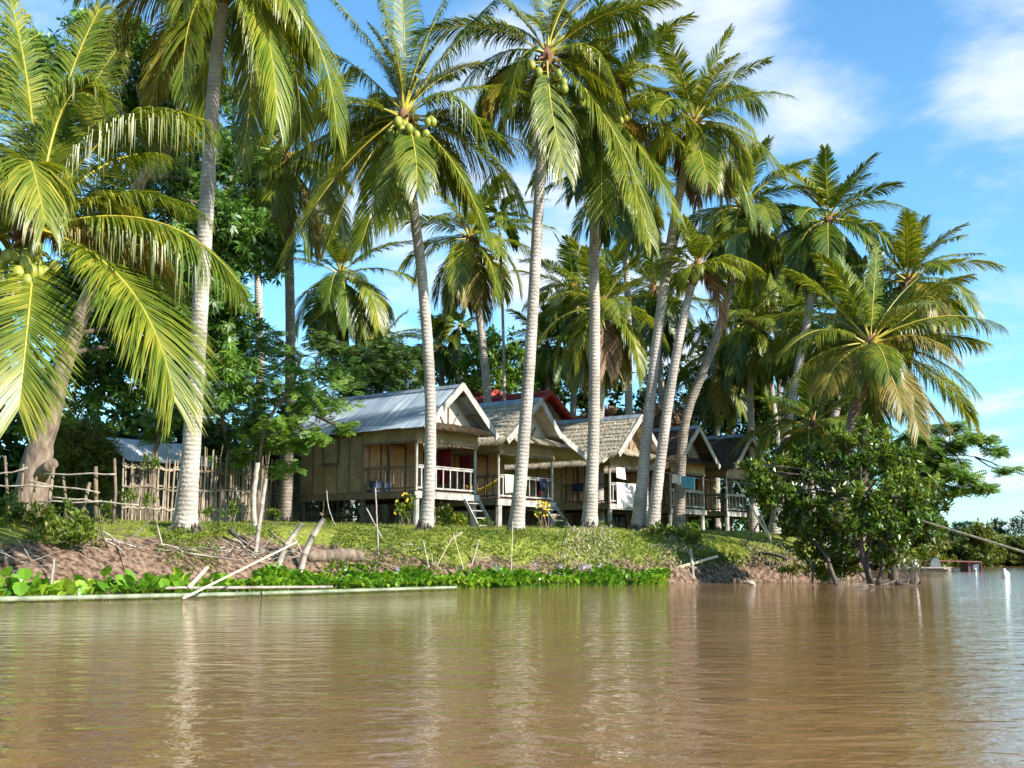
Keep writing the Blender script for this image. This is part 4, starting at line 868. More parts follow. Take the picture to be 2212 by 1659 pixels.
# ---------------------------------------------------------------- broad-leaved trees and shrubs
def leaf1(mb, c, d, n, l, w, mi=0):
    s = d.cross(n)
    if s.length < 1e-3: s = d.cross(V((.3, .5, .8)))
    s.normalize(); s = s * (w / 2); k = d.cross(s).normalized() * w * .12
    m = c + d * l * .45
    mb.add([c, m - s + k, c + d * l, m + s + k, m], [(0, 4, 1), (1, 4, 2), (0, 3, 4), (3, 2, 4)], mi)
def leaf2(mb, c, d, n, l, w, mi=0):
    s = d.cross(n)
    if s.length < 1e-3: s = d.cross(V((.3, .5, .8)))
    s.normalize(); s = s * (w / 2); m = c + d * l * .5
    mb.add([c, m - s, c + d * l, m + s], [(0, 3, 2, 1)], mi)
def spray(mb, c, style, sz, rr):
    if style == 'rosette':
        ax = (V((rr.uniform(-1, 1), rr.uniform(-1, 1), rr.uniform(-.3, .9)))).normalized()
        for k in range(7):
            a = k * .9 + rr.random(); t1 = ax.cross(V((.2, .9, .4))).normalized(); t2 = ax.cross(t1)
            d = (ax * .35 + (t1 * math.cos(a) + t2 * math.sin(a)) + V((0, 0, -.75))).normalized()
            leaf2(mb, c, d, (ax + rv(rr) * .4), sz * rr.uniform(.8, 1.25), sz * .24)
    elif style == 'broad':
        ax = (rv(rr) + V((0, 0, .5))).normalized()
        for k in range(3):
            d = (ax + rv(rr) * 1.1 + V((0, 0, -.25))).normalized(); leaf1(mb, c + rv(rr) * sz * .6, d, (V((0, 0, 1)) + rv(rr) * .8), sz * rr.uniform(.7, 1.25), sz * .5)
    elif style == 'feather':
        a = rr.uniform(0, 6.28); d = V((math.cos(a), math.sin(a), rr.uniform(-.6, .35))).normalized(); n = (V((0, -.35, .8)) + rv(rr) * .9).normalized(); s = d.cross(n).normalized(); n = s.cross(d)
        L = sz * rr.uniform(.8, 1.3)
        for k in range(6):
            p = c + d * L * (k + .6) / 6 + V((0, 0, -.10 * L * (k / 6) ** 2))
            for sg in (1, -1): leaf2(mb, p, (s * sg + d * .45 + V((0, 0, -.12))).normalized(), n, L * .40 * (1 - .35 * abs(k - 2.5) / 2.5), L * .17)
    elif style == 'needle':
        d = (rv(rr) + V((0, 0, .3))).normalized()
        for k in range(4): leaf2(mb, c + rv(rr) * sz * .3, (d + rv(rr) * .7 + V((0, 0, -.3))).normalized(), rv(rr), sz * rr.uniform(.7, 1.3), sz * .16)
def fill(mb, c, rad, n, style, sz, rr, shell=.5):
    """leaf sprays through an uneven lump: broken into small twigs, denser to the outside"""
    subs = []
    ns = max(4, n // 9)
    for i in range(ns):
        d = rv(rr).normalized() * (rr.uniform(shell ** 2, 1.08) ** .5)
        subs.append(V((c.x + d.x * rad[0], c.y + d.y * rad[1], c.z + d.z * rad[2])))
    tw = min(rad) * .30
    for i in range(n):
        q = subs[i % ns]
        spray(mb, q + rv(rr) * tw, style, sz, rr)
    return subs
def tree(name, trunk, Y, r0, r1, clumps, style, sz, mname, label, cat, seed, bark='bark', group=None, foot=True, limbs=True, crown='crown', twigs=2, dens=1.0):
    dens *= {'rosette': 2.4, 'feather': 3.6, 'broad': 2.2, 'needle': 3.5}[style] * (.55 if label.startswith(('dark feathery tree behind the bamboo', 'low feathery')) else 1) if name != 'river_shrub' else 1.1
    rr = random.Random(seed); pts = [at(px, py, Y) for px, py in trunk]
    if foot: pts[0].z = ground(pts[0].x, pts[0].y) - .1 if shore_s(pts[0].x, pts[0].y) > 0 else -.3
    root = thing(name, pts[0], label, cat, group)
    cp = crom(pts, 22); tk = MB(); tk.tube(cp, [(r0 + (r1 - r0) * i / 22) * (1 + .5 * math.exp(-i * .5)) * rr.uniform(.93, 1.07) for i in range(23)], 10)
    fm = MB()
    for (px, py, dY, rx, ry, rz, n) in clumps:
        c = at(px, py, Y + dY); subs = fill(fm, c, (rx, ry, rz), int(n * dens), style, sz, rr)
        if limbs:
            b = min(cp[6:], key=lambda p: (p - c).length * (1 if p.z < c.z + .3 else 1.6)); mid = b.lerp(c, .5) + V((0, 0, .12 * (c - b).length))
            lp = crom([b, mid, c], 8); tk.tube(lp, [max(.012, r1 * .6 * (1 - .8 * i / 8)) for i in range(9)], 6, 1)
            for k in range(twigs):
                q = subs[rr.randrange(len(subs))]; tk.tube([lp[5], lp[5].lerp(q, .5) + rv(rr) * .1, q], [.02 * sz / .2, .014 * sz / .2, .005], 4, 1)
    tk.build('trunk', [M[bark], M['bark_dark']], root, True); fm.build(crown, M[mname], root)
    return root
S = lambda px, py, dY, k, n, fl=.8: (px, py, dY, k, k, k * fl, n)
mg = tree('mango_tree', [(66, 1082), (78, 1010), (92, 950), (112, 880), (140, 780), (190, 640), (262, 470), (335, 340)], 29, .36, .13,
     [S(300, 130, 2, 1.3, 210), S(270, 250, 3, 1.3, 210), S(340, 230, 2.5, 1.1, 150), S(330, 400, 2, 1.3, 190), S(420, 330, 3, 1.1, 150), S(380, 610, .5, 1.05, 210), S(330, 560, 1.5, 1.2, 190), S(250, 560, 2.5, 1.2, 150), S(170, 640, 3, 1.2, 150), S(300, 690, 1.5, 1.2, 190), S(430, 460, 3, 1.1, 150), S(500, 480, 4, 1.2, 150),
      S(520, 340, 4.5, 1.0, 110), S(545, 540, 4.5, 1.1, 130), S(450, 640, 2.5, 1.1, 170), S(490, 690, 4, 1.1, 150), S(420, 760, 2.5, 1.2, 190), S(330, 800, 2.5, 1.2, 170), S(230, 760, 3, 1.3, 170), S(170, 820, 3, 1.2, 150), S(110, 650, 3.5, 1.2, 130), S(20, 700, 4, 1.3, 130), S(30, 850, 4, 1.3, 130), S(470, 820, 4.5, 1.2, 150), S(60, 420, 4, 1.3, 130), S(180, 470, 4, 1.3, 150), S(230, 90, 4, 1.3, 150), S(100, 180, 5, 1.4, 130), S(20, 120, 5, 1.4, 110), S(440, 200, 4, 1.0, 90)],
     'rosette', .27, 'mango_leaf', 'large dark mango tree with a thick scarred trunk at the left', 'tree', 5, crown='crown', twigs=1)
m = MB(); a = at(86, 1030, 28.8); m.tube([a, at(104, 1008, 28.6), at(117, 1000, 28.5)], [.2, .15, .13], 9); m.build('branch_stub', M['bark'], mg, True)
tree('acacia_tree', [(557, 1112), (560, 1040), (566, 960), (590, 890), (632, 830), (650, 770)], 34.5, .07, .04,
     [S(610, 780, 1, .62, 80), S(590, 740, 1.2, .5, 60), S(570, 830, .5, .6, 70), S(640, 830, .2, .7, 90), S(700, 800, 1.5, .75, 100), S(660, 890, -.3, .7, 90), S(600, 930, -.5, .6, 70), S(560, 960, .5, .55, 60), S(720, 860, .6, .7, 90), S(690, 940, -.8, .45, 50, .5), S(640, 960, -.6, .4, 40, .5), S(530, 900, 1.5, .7, 80), S(510, 990, 1.5, .6, 60), S(610, 1010, .4, .45, 45), S(750, 800, 2.5, .6, 70), S(740, 920, -.3, .35, 30, .5)],
     'feather', .30, 'feather_leaf', 'light green feathery tree leaning over the back of the tin roof', 'tree', 6, dens=.5, group='feathery trees', twigs=3)
tree('acacia_tree', [(500, 1100), (495, 1000), (480, 900), (470, 820)], 38.5, .08, .05,
     [S(470, 800, 1, .9, 110), S(530, 760, 2, .8, 90), S(440, 870, .5, .9, 110), S(520, 860, 1, .9, 110), S(480, 950, .5, .9, 110), S(555, 900, 1.5, .7, 80), S(430, 950, .5, .7, 70), S(540, 830, 2, .8, 80)],
     'feather', .34, 'dark_leaf', 'dark feathery tree behind the bamboo fence near the tall grey palm', 'tree', 7, group='feathery trees')
tree('acacia_tree', [(330, 1100), (335, 1000), (345, 930), (360, 880)], 35.5, .07, .04,
     [S(355, 885, 2, .7, 90), S(400, 900, 1.5, .6, 70), S(335, 935, .2, .34, 40), S(420, 860, 1.8, .6, 70)],
     'feather', .3, 'feather_leaf', 'low feathery tree hanging over the tin shed roof', 'tree', 8, group='feathery trees')
tree('acacia_tree', [(820, 1010), (822, 930), (815, 850), (800, 790)], 46, .1, .05,
     [S(790, 790, 0, 1.0, 120), S(840, 770, 1, .9, 100), S(860, 830, .5, .9, 100), S(770, 840, 0, .9, 100), S(740, 770, 1, .8, 80), S(880, 780, 2, .7, 70), S(700, 740, 2, .7, 70)],
     'feather', .36, 'dark_leaf', 'dark green feathery tree right above the ridge of the tin roof', 'tree', 9, group='feathery trees')
tree('leafy_tree', [(1080, 1000), (1078, 900), (1075, 820), (1070, 760)], 58, .16, .08,
     [S(1070, 750, 0, 1.1, 130), S(1030, 790, 0, 1.0, 110), S(1110, 790, .5, 1.0, 110), S(1060, 820, -.5, 1.1, 120), S(1020, 840, .5, .9, 90), S(1120, 840, .5, .9, 90), S(1045, 735, 1, .8, 70)],
     'broad', .30, 'feather_leaf', 'pale green leafy tree between the first two huts, far behind', 'tree', 10)
tree('bamboo_clump', [(165, 1090), (165, 1040), (160, 990), (158, 950)], 35, .05, .03,
     [S(160, 960, 0, .95, 260), S(120, 1000, .3, .8, 180), S(200, 990, .6, .8, 180), S(150, 1050, 0, .8, 160), S(215, 1050, .5, .6, 100), S(100, 930, 1, .7, 120)],
     'needle', .24, 'bamboo_leaf', 'yellow-green bamboo clump behind the rail fence', 'bamboo', 11)
# shrub in the water and feathery tree at the right end
tree('river_shrub', [(1886, 1264), (1872, 1230), (1862, 1190), (1860, 1140), (1858, 1080)], 31.6, .085, .05,
     [S(1650, 1030, 1.5, .42, 36), S(1690, 1010, 1.8, .45, 40), S(1655, 1085, 1.2, .36, 26), S(1700, 1070, 1.2, .5, 46), S(1740, 1020, 1.6, .5, 46), S(1760, 1090, .8, .55, 60), S(1790, 980, 1.4, .5, 46), S(1830, 950, 1.2, .45, 40), S(1850, 1010, .8, .6, 64), S(1800, 1050, .8, .55, 56), S(1900, 980, .6, .6, 64), S(1950, 1010, .4, .6, 64), S(1985, 1060, .2, .5, 50), S(1930, 1070, 0, .6, 70), S(1870, 1080, 0, .6, 70),
      S(1990, 1110, 0, .42, 40), S(1622, 1012, 1.8, .28, 16), S(1636, 1058, 1.5, .3, 18), S(1905, 938, .8, .34, 20), S(1866, 925, 1, .3, 16), S(2022, 1050, .2, .3, 18), S(1735, 985, 1.7, .3, 18), S(2010, 1140, 0, .3, 18), S(1940, 1130, -.2, .5, 54), S(1880, 1140, -.2, .5, 54), S(1820, 1120, .2, .55, 60), S(1770, 1150, .8, .5, 46), S(1830, 1180, .4, .42, 36), S(1950, 1175, -.3, .32, 26), S(1900, 1190, -.1, .3, 20), S(1720, 1130, 1.4, .5, 46), S(1790, 1195, 1.4, .4, 30), S(1850, 1215, 1.2, .35, 24), S(1800, 1222, 1.2, .35, 24), S(1745, 1180, 1.5, .4, 30), S(1920, 1212, .4, .3, 18)],
     'broad', .19, 'shrub_leaf', 'big-leaved dark green shrub growing out of the water at the bank corner', 'shrub', 12, bark='bark_dark', twigs=3, dens=3.1)
for pts, r in ((((1896, 1264), (1906, 1228), (1905, 1195), (1900, 1150)), .075), (((1904, 1222), (1912, 1206), (1926, 1198)), .04), (((1884, 1258), (1874, 1226), (1878, 1188), (1890, 1130)), .055)):
    m = MB(); p = crom([at(px, py, 31.5) for px, py in pts], 10); m.tube(p, [r * (1 - .04 * k) for k in range(11)], 8)
    m.build('stem', M['bark_dark'], bpy.data.objects['river_shrub'], True)
tree('acacia_tree', [(1925, 1170), (1930, 1110), (1950, 1040), (1990, 990), (2050, 965)], 38, .13, .05,
     [S(1930, 975, 1, .7, 80), S(1980, 950, 1, .6, 60, .5), S(2000, 985, .5, .75, 90, .5), S(2050, 960, .5, .5, 50, .5), S(2060, 925, 1.5, .45, 40, .6), S(2085, 945, 0, .4, 40, .4), S(2120, 950, .2, .38, 36, .4), S(2040, 1010, 0, .65, 80, .5), S(2090, 1030, -.3, .5, 60, .4), S(2130, 1055, -.4, .42, 46, .35), S(2150, 975, .3, .34, 26, .4), S(2185, 1015, .2, .28, 20, .5), S(1970, 1030, .5, .7, 90), S(2030, 1050, 0, .5, 56, .6), S(2075, 1062, -.2, .4, 36, .4), S(2005, 930, 2, .5, 40, .5)],
     'feather', .30, 'feather_leaf', 'feathery tree spreading flat branches over the water at the right', 'tree', 13, bark='bark_dark', group='feathery trees', twigs=2, dens=.8)
# dry brown creeper heap behind the third hut
db = MB(); rr = random.Random(14)
for px in range(1215, 1470, 24):
    c = at(px, 925 + rr.uniform(-10, 12), 53); fill(db, c, (.6, .5, 1.0), 190, 'rosette', .24, rr, .2)
tag(db.build('dry_hedge', M['palm_leaf_dead'], origin=gp(1330, 53)), 'tall dry brown hedge behind the third hut', 'hedge')
bt = MB()   # bare tangle beside it
for k in range(60):
    a = at(rr.uniform(1390, 1500), rr.uniform(850, 950), 51); bt.tube([a, a + rv(rr) * .5, a + rv(rr) * .9], [.02, .015, .005], 4)
tag(bt.build('bare_bush', M['bark'], origin=gp(1440, 51)), 'leafless grey bush above the dark thatched roof', 'bush')

# masses of growth further back
def mass(name, mname, style, sz, spots, seed, label=None):
    mb = MB(); rr = random.Random(seed)
    for (px0, px1, pyt, Y, n) in spots:
        x0, x1 = at(px0, 1100, Y).x, at(px1, 1100, Y).x; zt = at(px0, pyt, Y).z; zb = max(.05, min(ground(x0, Y), 2))
        k = max(1, int((x1 - x0) / 1.6))
        for i in range(k + 1):
            x = x0 + (x1 - x0) * i / max(1, k) + rr.uniform(-.4, .4); h = (zt - zb) * rr.uniform(.72, 1.08); y = Y + rr.uniform(-1.2, 1.2)
            for q in range(3):
                fill(mb, V((x + rr.uniform(-.5, .5), y, zb + h * (.18 + .32 * q))), (1.2, 1.0, h * .24), n * 8, style, sz * 1.05, rr, .3)
    return tag(mb.build(name, M[mname]), kind='stuff')
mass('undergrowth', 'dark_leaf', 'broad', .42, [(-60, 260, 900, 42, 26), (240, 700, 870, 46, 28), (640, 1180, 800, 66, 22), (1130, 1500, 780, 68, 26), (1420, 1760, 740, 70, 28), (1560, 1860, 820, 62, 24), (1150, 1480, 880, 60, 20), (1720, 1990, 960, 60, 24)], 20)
# far bank bushes, seen past the corner, and the far tree line
mass('far_bank_bushes', 'bamboo_leaf', 'broad', .34, [(1935, 2010, 1120, 62, 26), (1965, 2100, 1143, 81.5, 34), (2070, 2200, 1158, 83.5, 34), (2150, 2350, 1160, 85, 34), (2330, 2600, 1160, 88, 22)], 21)
ft = MB(); rr = random.Random(22)
for i in range(44):
    x = 80 + i * 4.6 + rr.uniform(-2, 2); y = 245 + rr.uniform(-12, 30); h = rr.uniform(5.0, 8.5) + (3.0 if i % 7 in (0, 1) else 0) + (1.5 if i > 16 else 0)
    for q in range(4): fill(ft, V((x + rr.uniform(-2.5, 2.5), y, h * (.2 + .23 * q))), (3.4 - .45 * q, 2.5, h * .17), 260, 'broad', .5, rr, .3)
tag(ft.build('far_tree_line', M['far_leaf']), kind='stuff')
hz = MB(); rr = random.Random(23)
for i in range(46):
    x = -250 + i * 6.2; fill(hz, V((x, 120 + rr.uniform(-8, 8), 4 + rr.uniform(-1, 1))), (5, 3, 4), 200, 'broad', 1.0, rr, .2)
tag(hz.build('inland_woods', M['far_leaf']), kind='stuff')

# ---------------------------------------------------------------- plants on the bank
def bush(spots, style, sz, mname, label, seed, cat='bush', name='bush', flower=None, stems=5, group=None):
    rr = random.Random(seed); px, Y = spots[0][0], spots[0][2]; base = gp(px, Y)
    root = thing(name, base, label, cat, group); fm = MB(); sm = MB(); fl = MB()
    for (px, py, Y, rx, rz, n) in spots:
        c = at(px, py, Y); subs = fill(fm, c, (rx, rx * .8, rz), int(n * 1.6), style, sz, rr, .25)
        for k in range(stems):
            q = subs[rr.randrange(len(subs))]; b = V((c.x + rr.uniform(-.3, .3) * rx, c.y, ground(c.x, c.y) - .05)); fm.tube([b, b.lerp(q, .6) + rv(rr) * .06, q], [.014, .010, .004], 4, 1)
        if flower:
            for k in range(flower):
                p = c + V((rr.uniform(-1, 1) * rx, rr.uniform(-1, -.2) * rx, rr.uniform(-.4, 1.1) * rz))
                fl = MB()
                for j in range(7):
                    a = j * .9; leaf2(fl, p, V((math.cos(a), -.35, math.sin(a))).normalized(), V((0, -1, .3)), .042, .028)
                fl.build('flower', M['flower_yellow'], root)
    fm.build('leaves', [M[mname], M['bark']], root)
    return root
bush([(60, 1130, 24.2, .75, .38, 190), (130, 1125, 24.3, .6, .34, 150), (5, 1110, 24.6, .6, .42, 150), (185, 1140, 24.1, .35, .25, 70), (100, 1160, 23.6, .6, .22, 120), (180, 1165, 23.6, .4, .14, 60), (-50, 1120, 24.4, .6, .4, 110)], 'broad', .12, 'weed_leaf', 'low leafy bush on the mud bank at the left edge', 31)
bush([(868, 1100, 34.8, .32, .38, 60), (885, 1085, 34.9, .2, .28, 30)], 'broad', .12, 'weed_leaf', 'yellow flowering bush at the corner of the tin roofed hut', 32, flower=6)
bush([(965, 1115, 34.6, .42, .28, 80), (995, 1125, 34.8, .3, .18, 40)], 'broad', .14, 'palm_leaf_young', 'yellow-green leafy bush under the railing right of the nut palm', 33)
bush([(1170, 1112, 36.2, .20, .40, 36), (1182, 1100, 36.2, .14, .2, 20)], 'needle', .10, 'weed_leaf', 'bush full of orange-yellow flowers beside the second hut', 34, flower=14)
bush([(1470, 1155, 35.5, .5, .22, 90), (1430, 1148, 35.5, .35, .2, 60), (1500, 1165, 35.4, .3, .16, 40), (1490, 1140, 36, .25, .2, 30)], 'broad', .15, 'weed_leaf', 'spreading weed right of the leaning palms at the lawn edge', 35)
bush([(1515, 1205, 34.6, .45, .3, 80), (1560, 1215, 35, .4, .3, 70), (1600, 1220, 35.4, .4, .3, 70), (1480, 1220, 34.2, .4, .25, 60), (1440, 1210, 33.9, .35, .25, 50)], 'broad', .11, 'weed_leaf', 'green weeds hanging over the bank below the dark huts', 36)
bush([(1760, 1235, 33.5, .5, .22, 80), (1715, 1228, 34.2, .4, .2, 60), (1800, 1240, 33, .4, .18, 60), (1830, 1225, 33.4, .4, .25, 60)], 'broad', .12, 'palm_leaf_young', 'low yellow-green plants at the water under the big-leaved shrub', 37)
bush([(1985, 1195, 40, .5, .35, 80), (1965, 1215, 38, .4, .3, 60), (1940, 1180, 40, .5, .5, 80)], 'broad', .13, 'weed_leaf', 'light green bush behind the stems of the big-leaved shrub', 38)
for i, (px, py, Y, r, n, lab) in enumerate(((270, 1075, 29.5, .3, 50, 'small plant left of the tall grey palm, by the rail fence'), (225, 1100, 28, .3, 40, 'small weed at the end post of the rail fence'), (330, 1000, 33, .35, 60, 'climbing plant on the left end of the bamboo fence'), (440, 1105, 31, .2, 30, 'small weed right of the foot of the tall grey palm'), (500, 1105, 32, .3, 36, 'low weed in front of the bamboo fence'), (590, 1110, 33, .25, 30, 'low weed at the fence beside the forked post'), (700, 1128, 34.5, .25, 20, 'low weed in the shade under the tin roofed hut'), (1045, 1130, 35, .3, 30, 'low weed at the foot of the first ladder'), (1215, 1130, 36.5, .25, 24, 'low weed at the foot of the second ladder'), (1310, 1135, 37.5, .25, 24, 'low weed right of the straight palm'), (1590, 1150, 41, .3, 30, 'low weed behind the crossed bamboo sticks'), (320, 1080, 31, .25, 36, 'bright green plant below the shed'))):
    bush([(px, py, Y, r, r * .7, n)], 'broad', .10, 'weed_leaf', lab, 50 + i, cat='plant', name='weed', stems=3, group='small weeds along the lawn')
# grass and low growth on the lawn
gb = MB(); rr = random.Random(41)
cnt = 0
while cnt < 42000:
    Y = rr.uniform(22.5, 44); X = rr.uniform(-.46, .40) * Y * 1.0
    s = shore_s(X, Y)
    if s < (1.5 if X < -4.5 else .5) or s > 13: continue
    pn = noise.noise(V((X * .6, Y * .6, 7)))
    if s < 2.4 and pn < .15 and X < -4.5: continue
    if pn < -.32: continue
    p = V((X, Y, ground(X, Y) - .01)); h = rr.uniform(.03, .085) * (1.7 if rr.random() < .05 else 1); a = rr.uniform(0, 6.28); w = V((math.cos(a), math.sin(a), 0)) * .012
    e = p + V((rr.uniform(-.05, .05), rr.uniform(-.05, .05), h)); gb.tri(p - w, p + w, e); cnt += 1
tag(gb.build('grass', M['grass_blade']), kind='stuff')
wb_ = MB(); cnt = 0
while cnt < 5200:       # creeping weeds down the bank face
    Y = rr.uniform(24, 37); X = rr.uniform(-.42, .25) * Y
    s = shore_s(X, Y)
    if s < .3 or s > (2.4 if X < 4 else 3.4) or noise.noise(V((X * .5, Y * .5, 17))) < (.12 if X < -4.5 else -.42): continue
    spray(wb_, V((X, Y, ground(X, Y) + rr.uniform(.01, .10))), 'broad', .08, rr); cnt += 1
tag(wb_.build('ground_cover', M['weed_leaf']), kind='stuff')
dg = MB(); cnt = 0
while cnt < 1100:       # dry grass hanging on the cut bank
    Y = rr.uniform(27, 37); X = rr.uniform(.04, .25) * Y; s = shore_s(X, Y)
    if s < .3 or s > 3 or noise.noise(V((X * .7, Y * .7, 27))) < -.05: continue
    p = V((X, Y, ground(X, Y) + .02)); d = (V((rr.uniform(-.6, .6), -.6, rr.uniform(-.2, .7)))).normalized(); l = rr.uniform(.15, .4); w = V((.009, 0, 0)); mm = p + d * l * .6; e = mm + (d + V((0, 0, -1))).normalized() * l * .4
    dg.add([p - w, p + w, mm + w, mm - w, e], [(0, 1, 2, 3), (3, 2, 4)]); cnt += 1
tag(dg.build('dry_grass', M['straw']), kind='stuff')

# water hyacinth mat
hyl = [(-13, 18.6), (-8.9, 20.2), (-6.6, 23.5), (-4.3, 26.6), (0, 28.5), (3.6, 31.4), (4.3, 32.2)]
hb_ = MB(); rr = random.Random(43)
def hy(X):
    for (a, ya), (b, yb) in zip(hyl, hyl[1:]):
        if X <= b: return ya + (yb - ya) * (X - a) / (b - a)
    return hyl[-1][1]
cnt = 0
while cnt < 5600:
    X = rr.uniform(-12, 4.3); depth = 1.5 if X < 2 else 1.5 - (X - 2) * .45
    if X < -5.6 and rr.random() < .66 + .3 * noise.noise(V((X * 1.3, 1, 1))): continue
    Y = hy(X) + rr.random() ** .8 * depth + .05 - (.45 if rr.random() < .09 else 0)
    z = max(0, ground(X, Y)); f = (Y - hy(X)) / depth
    big = 1.0 + (.3 if X < -5 else 0) * rr.random() + (.8 if X < -6 and rr.random() < .12 else 0)
    h = (.10 + .26 * f * rr.uniform(.4, 1.15)) * big * (.62 if X < -5.6 else 1.05) + z * (.25 if X < -5.6 else .55)
    if noise.noise(V((X * 1.1, Y * 1.1, 5))) < -.22 and rr.random() < .8: continue
    h *= .75 + .8 * max(-.4, noise.noise(V((X * .9, Y * .9, 9))))
    p = V((X, Y, z * .8)); a = rr.uniform(0, 6.28); out = V((math.cos(a), math.sin(a), 0)); top = V((X, Y, 0)) + out * h * .45 + V((0, 0, h))
    hb_.tri(p - V((.008, 0, 0)), p + V((.008, 0, 0)), top)
    ls = rr.uniform(.10, .16) * big; d = (out * rr.uniform(.3, 1) + V((0, 0, rr.uniform(.1, 1.1)))).normalized(); sd = V((-out.y, out.x, 0)); up = sd.cross(d) * -1
    ring = []
    for k in range(8):
        t_ = k / 8 * 2 * math.pi; cc, ss = math.cos(t_), math.sin(t_); ring.append(top + d * ls * .5 * (1 - cc) + sd * (ls * .46 * ss) + up * (.18 * ls * ss * ss))
    hb_.add([top + d * ls * .5] + ring, [(0, k + 1, (k + 1) % 8 + 1) for k in range(8)]); cnt += 1
fl = 0
while fl < 9:
    X = rr.uniform(-3, 3.6); Y = hy(X) + rr.uniform(.5, 1.3); q = V((X, Y, rr.uniform(.40, .52)))
    for j in range(12): leaf2(hb_, q + V((0, 0, rr.uniform(-.07, .07))), (rv(rr) + V((0, -.4, .2))).normalized(), rv(rr), .06, .05, 1)
    fl += 1
tag(hb_.build('water_hyacinth', [M['hyacinth_leaf'], M['flower_violet']]), kind='stuff')

# ---------------------------------------------------------------- poles, stumps and driftwood
G_ = 'stakes and sticks on the bank'
stick('bamboo_boom', at(-40, 1273.5, 22.2), at(718, 1268, 24.4), .036, 'driftwood', 'straight pale bamboo pole lying over the hyacinth leaves', knots=.5)
stick('bamboo_boom', at(-60, 1296, 19.3), at(560, 1282.5, 22.5), .05, 'bamboo_green', 'thick greenish bamboo floating at the edge of the water', knots=.42)
stick('bamboo_boom', at(565, 1282, 22.6), at(985, 1269, 26.5), .042, 'bamboo_green', 'greenish bamboo floating below the hyacinth, right of the thick one', knots=.45)
stick('bamboo_pole', at(395, 1293, 20.9), at(641, 1171, 24.6), .023, 'bamboo_pole', 'long bamboo pole leaning from the water up to the stumps', knots=.5)
stick('bamboo_pole', at(407, 1270, 22.4), at(449, 1225, 22.7), .042, 'bamboo_pole', 'short thick pale bamboo piece lying on the hyacinth', knots=.5)
stick('stake', at(109, 1272, 22.4), at(117, 1208, 22.4), .025, 'wood_grey', 'short pale stake by the mud bank at the left', group=G_)
stick('stake', gpt(598, 1222, 25.8), at2(653, 1131, 25.9), .075, 'driftwood', 'left one of two stout cut bamboo stumps leaning right', cat='stump', r2=.06, bend=.08, knots=.4)
stick('stake', gpt(648, 1232, 25.2), at2(700, 1121, 25.4), .08, 'driftwood', 'right one of two stout cut bamboo stumps leaning right', cat='stump', r2=.065, bend=.1, knots=.4)
stick('bamboo_pole', gpt(551, 1192, 26.5), at2(574, 1035, 26.6), .055, 'driftwood', 'tall thick whitish bamboo post standing on the bank edge', r2=.05, knots=.5)
f_ = stick('forked_post', gpt(550, 1140, 28.3), at2(556, 1000, 28.4), .075, 'driftwood', 'pale forked wooden post behind the whitish bamboo post', bend=.06)
stick('stick', gpt(694, 1228, 25.0), at2(584, 1149, 25.6), .03, 'bark', 'brown stick crossing in front of the two cut stumps', 'stick', group=G_)
stick('stick', gpt(656, 1197, 25.6), at2(628, 1145, 25.9), .018, 'driftwood', 'thin white stick between the two cut stumps', 'stick', group=G_)
stick('stick', gpt(556, 1174, 26.2), at2(634, 1193, 25.6), .028, 'bark', 'dark brown stick lying level left of the cut stumps', 'stick', group=G_)
stick('stick', gpt(818, 1202, 28.2), at2(811, 1053, 28.4), .022, 'driftwood', 'tall thin upright pole in front of the tin roofed hut', group=G_)
stick('stick', gpt(831, 1168, 29.4), at2(791, 1097, 29.6), .022, 'driftwood', 'thin stick leaning left beside the tall thin pole', 'stick', group=G_)
stick('stick', gpt(727, 1135, 32), at2(706, 1060, 32.4), .014, 'driftwood', 'very thin bent stick in front of the shaded room wall', 'stick', bend=.08, group=G_)
stick('stick', gpt(927, 1226, 28.6), at2(914, 1169, 28.7), .024, 'driftwood', 'short stick above the hyacinth right of the rotten log, leaning left', 'stick', group=G_)
stick('stick', gpt(936, 1228, 28.7), at2(932, 1195, 28.7), .016, 'driftwood', 'very short thin stick beside the short left-leaning stick', 'stick', group=G_)
stick('stick', gpt(1018, 1218, 29.2), at2(1035, 1166, 29.4), .022, 'driftwood', 'short stick above the hyacinth leaning right', 'stick', group=G_)
stick('stick', gpt(958, 1173, 30), at2(998, 1150, 30.4), .025, 'driftwood', 'short pale stick lying slanted on the lawn edge', 'stick', group=G_)
stick('stick', gpt(1104, 1236, 29.6), at2(1108, 1125, 29.8), .010, 'bamboo_pole', 'thin yellow reed stalk standing straight above the hyacinth', 'stick', group=G_)
stick('stick', gpt(1004, 1234, 29.1), at2(979, 1152, 29.4), .010, 'bamboo_pole', 'thin yellow reed stalk leaning left above the hyacinth', 'stick', group=G_)
stick('stick', gpt(938, 1228, 28.8), at2(975, 1165, 29.2), .008, 'bamboo_pole', 'thin yellow reed stalk leaning right above the hyacinth', 'stick', group=G_)
stick('stake', gpt(1498, 1246, 33.6), at2(1492, 1187, 33.8), .045, 'driftwood', 'grey post standing at the water below the dark huts', 'post', group=G_)
stick('bamboo_pole', at(1450, 1231, 33.5), at(1549, 1202, 34.2), .05, 'bamboo_pole', 'yellow bamboo lying slanted on the bank behind the grey post', knots=.5)
stick('bamboo_pole', at(1366, 1249, 32.3), at(1414, 1241, 32.6), .05, 'bamboo_pole', 'short yellow bamboo at the right end of the hyacinth', knots=.5)
stick('mooring_pole', at(2530, 1290, 22.5), at(1985, 1123, 31.4), .034, 'bamboo_pole', 'long thin pale pole slanting from the shrub down into the river', r2=.022, knots=.6)
stick('fallen_branch', at(1806, 1263, 31.4), at(1704, 1148, 33.2), .06, 'bark_dark', 'dark dead branch slanting from the bank into the water', 'branch', bend=-.35, r2=.04)
stick('fallen_branch', at(1755, 1258, 32.2), at(1757, 1222, 32.6), .04, 'bark_dark', 'dark stub sticking out of the water under the dead branch', 'branch')
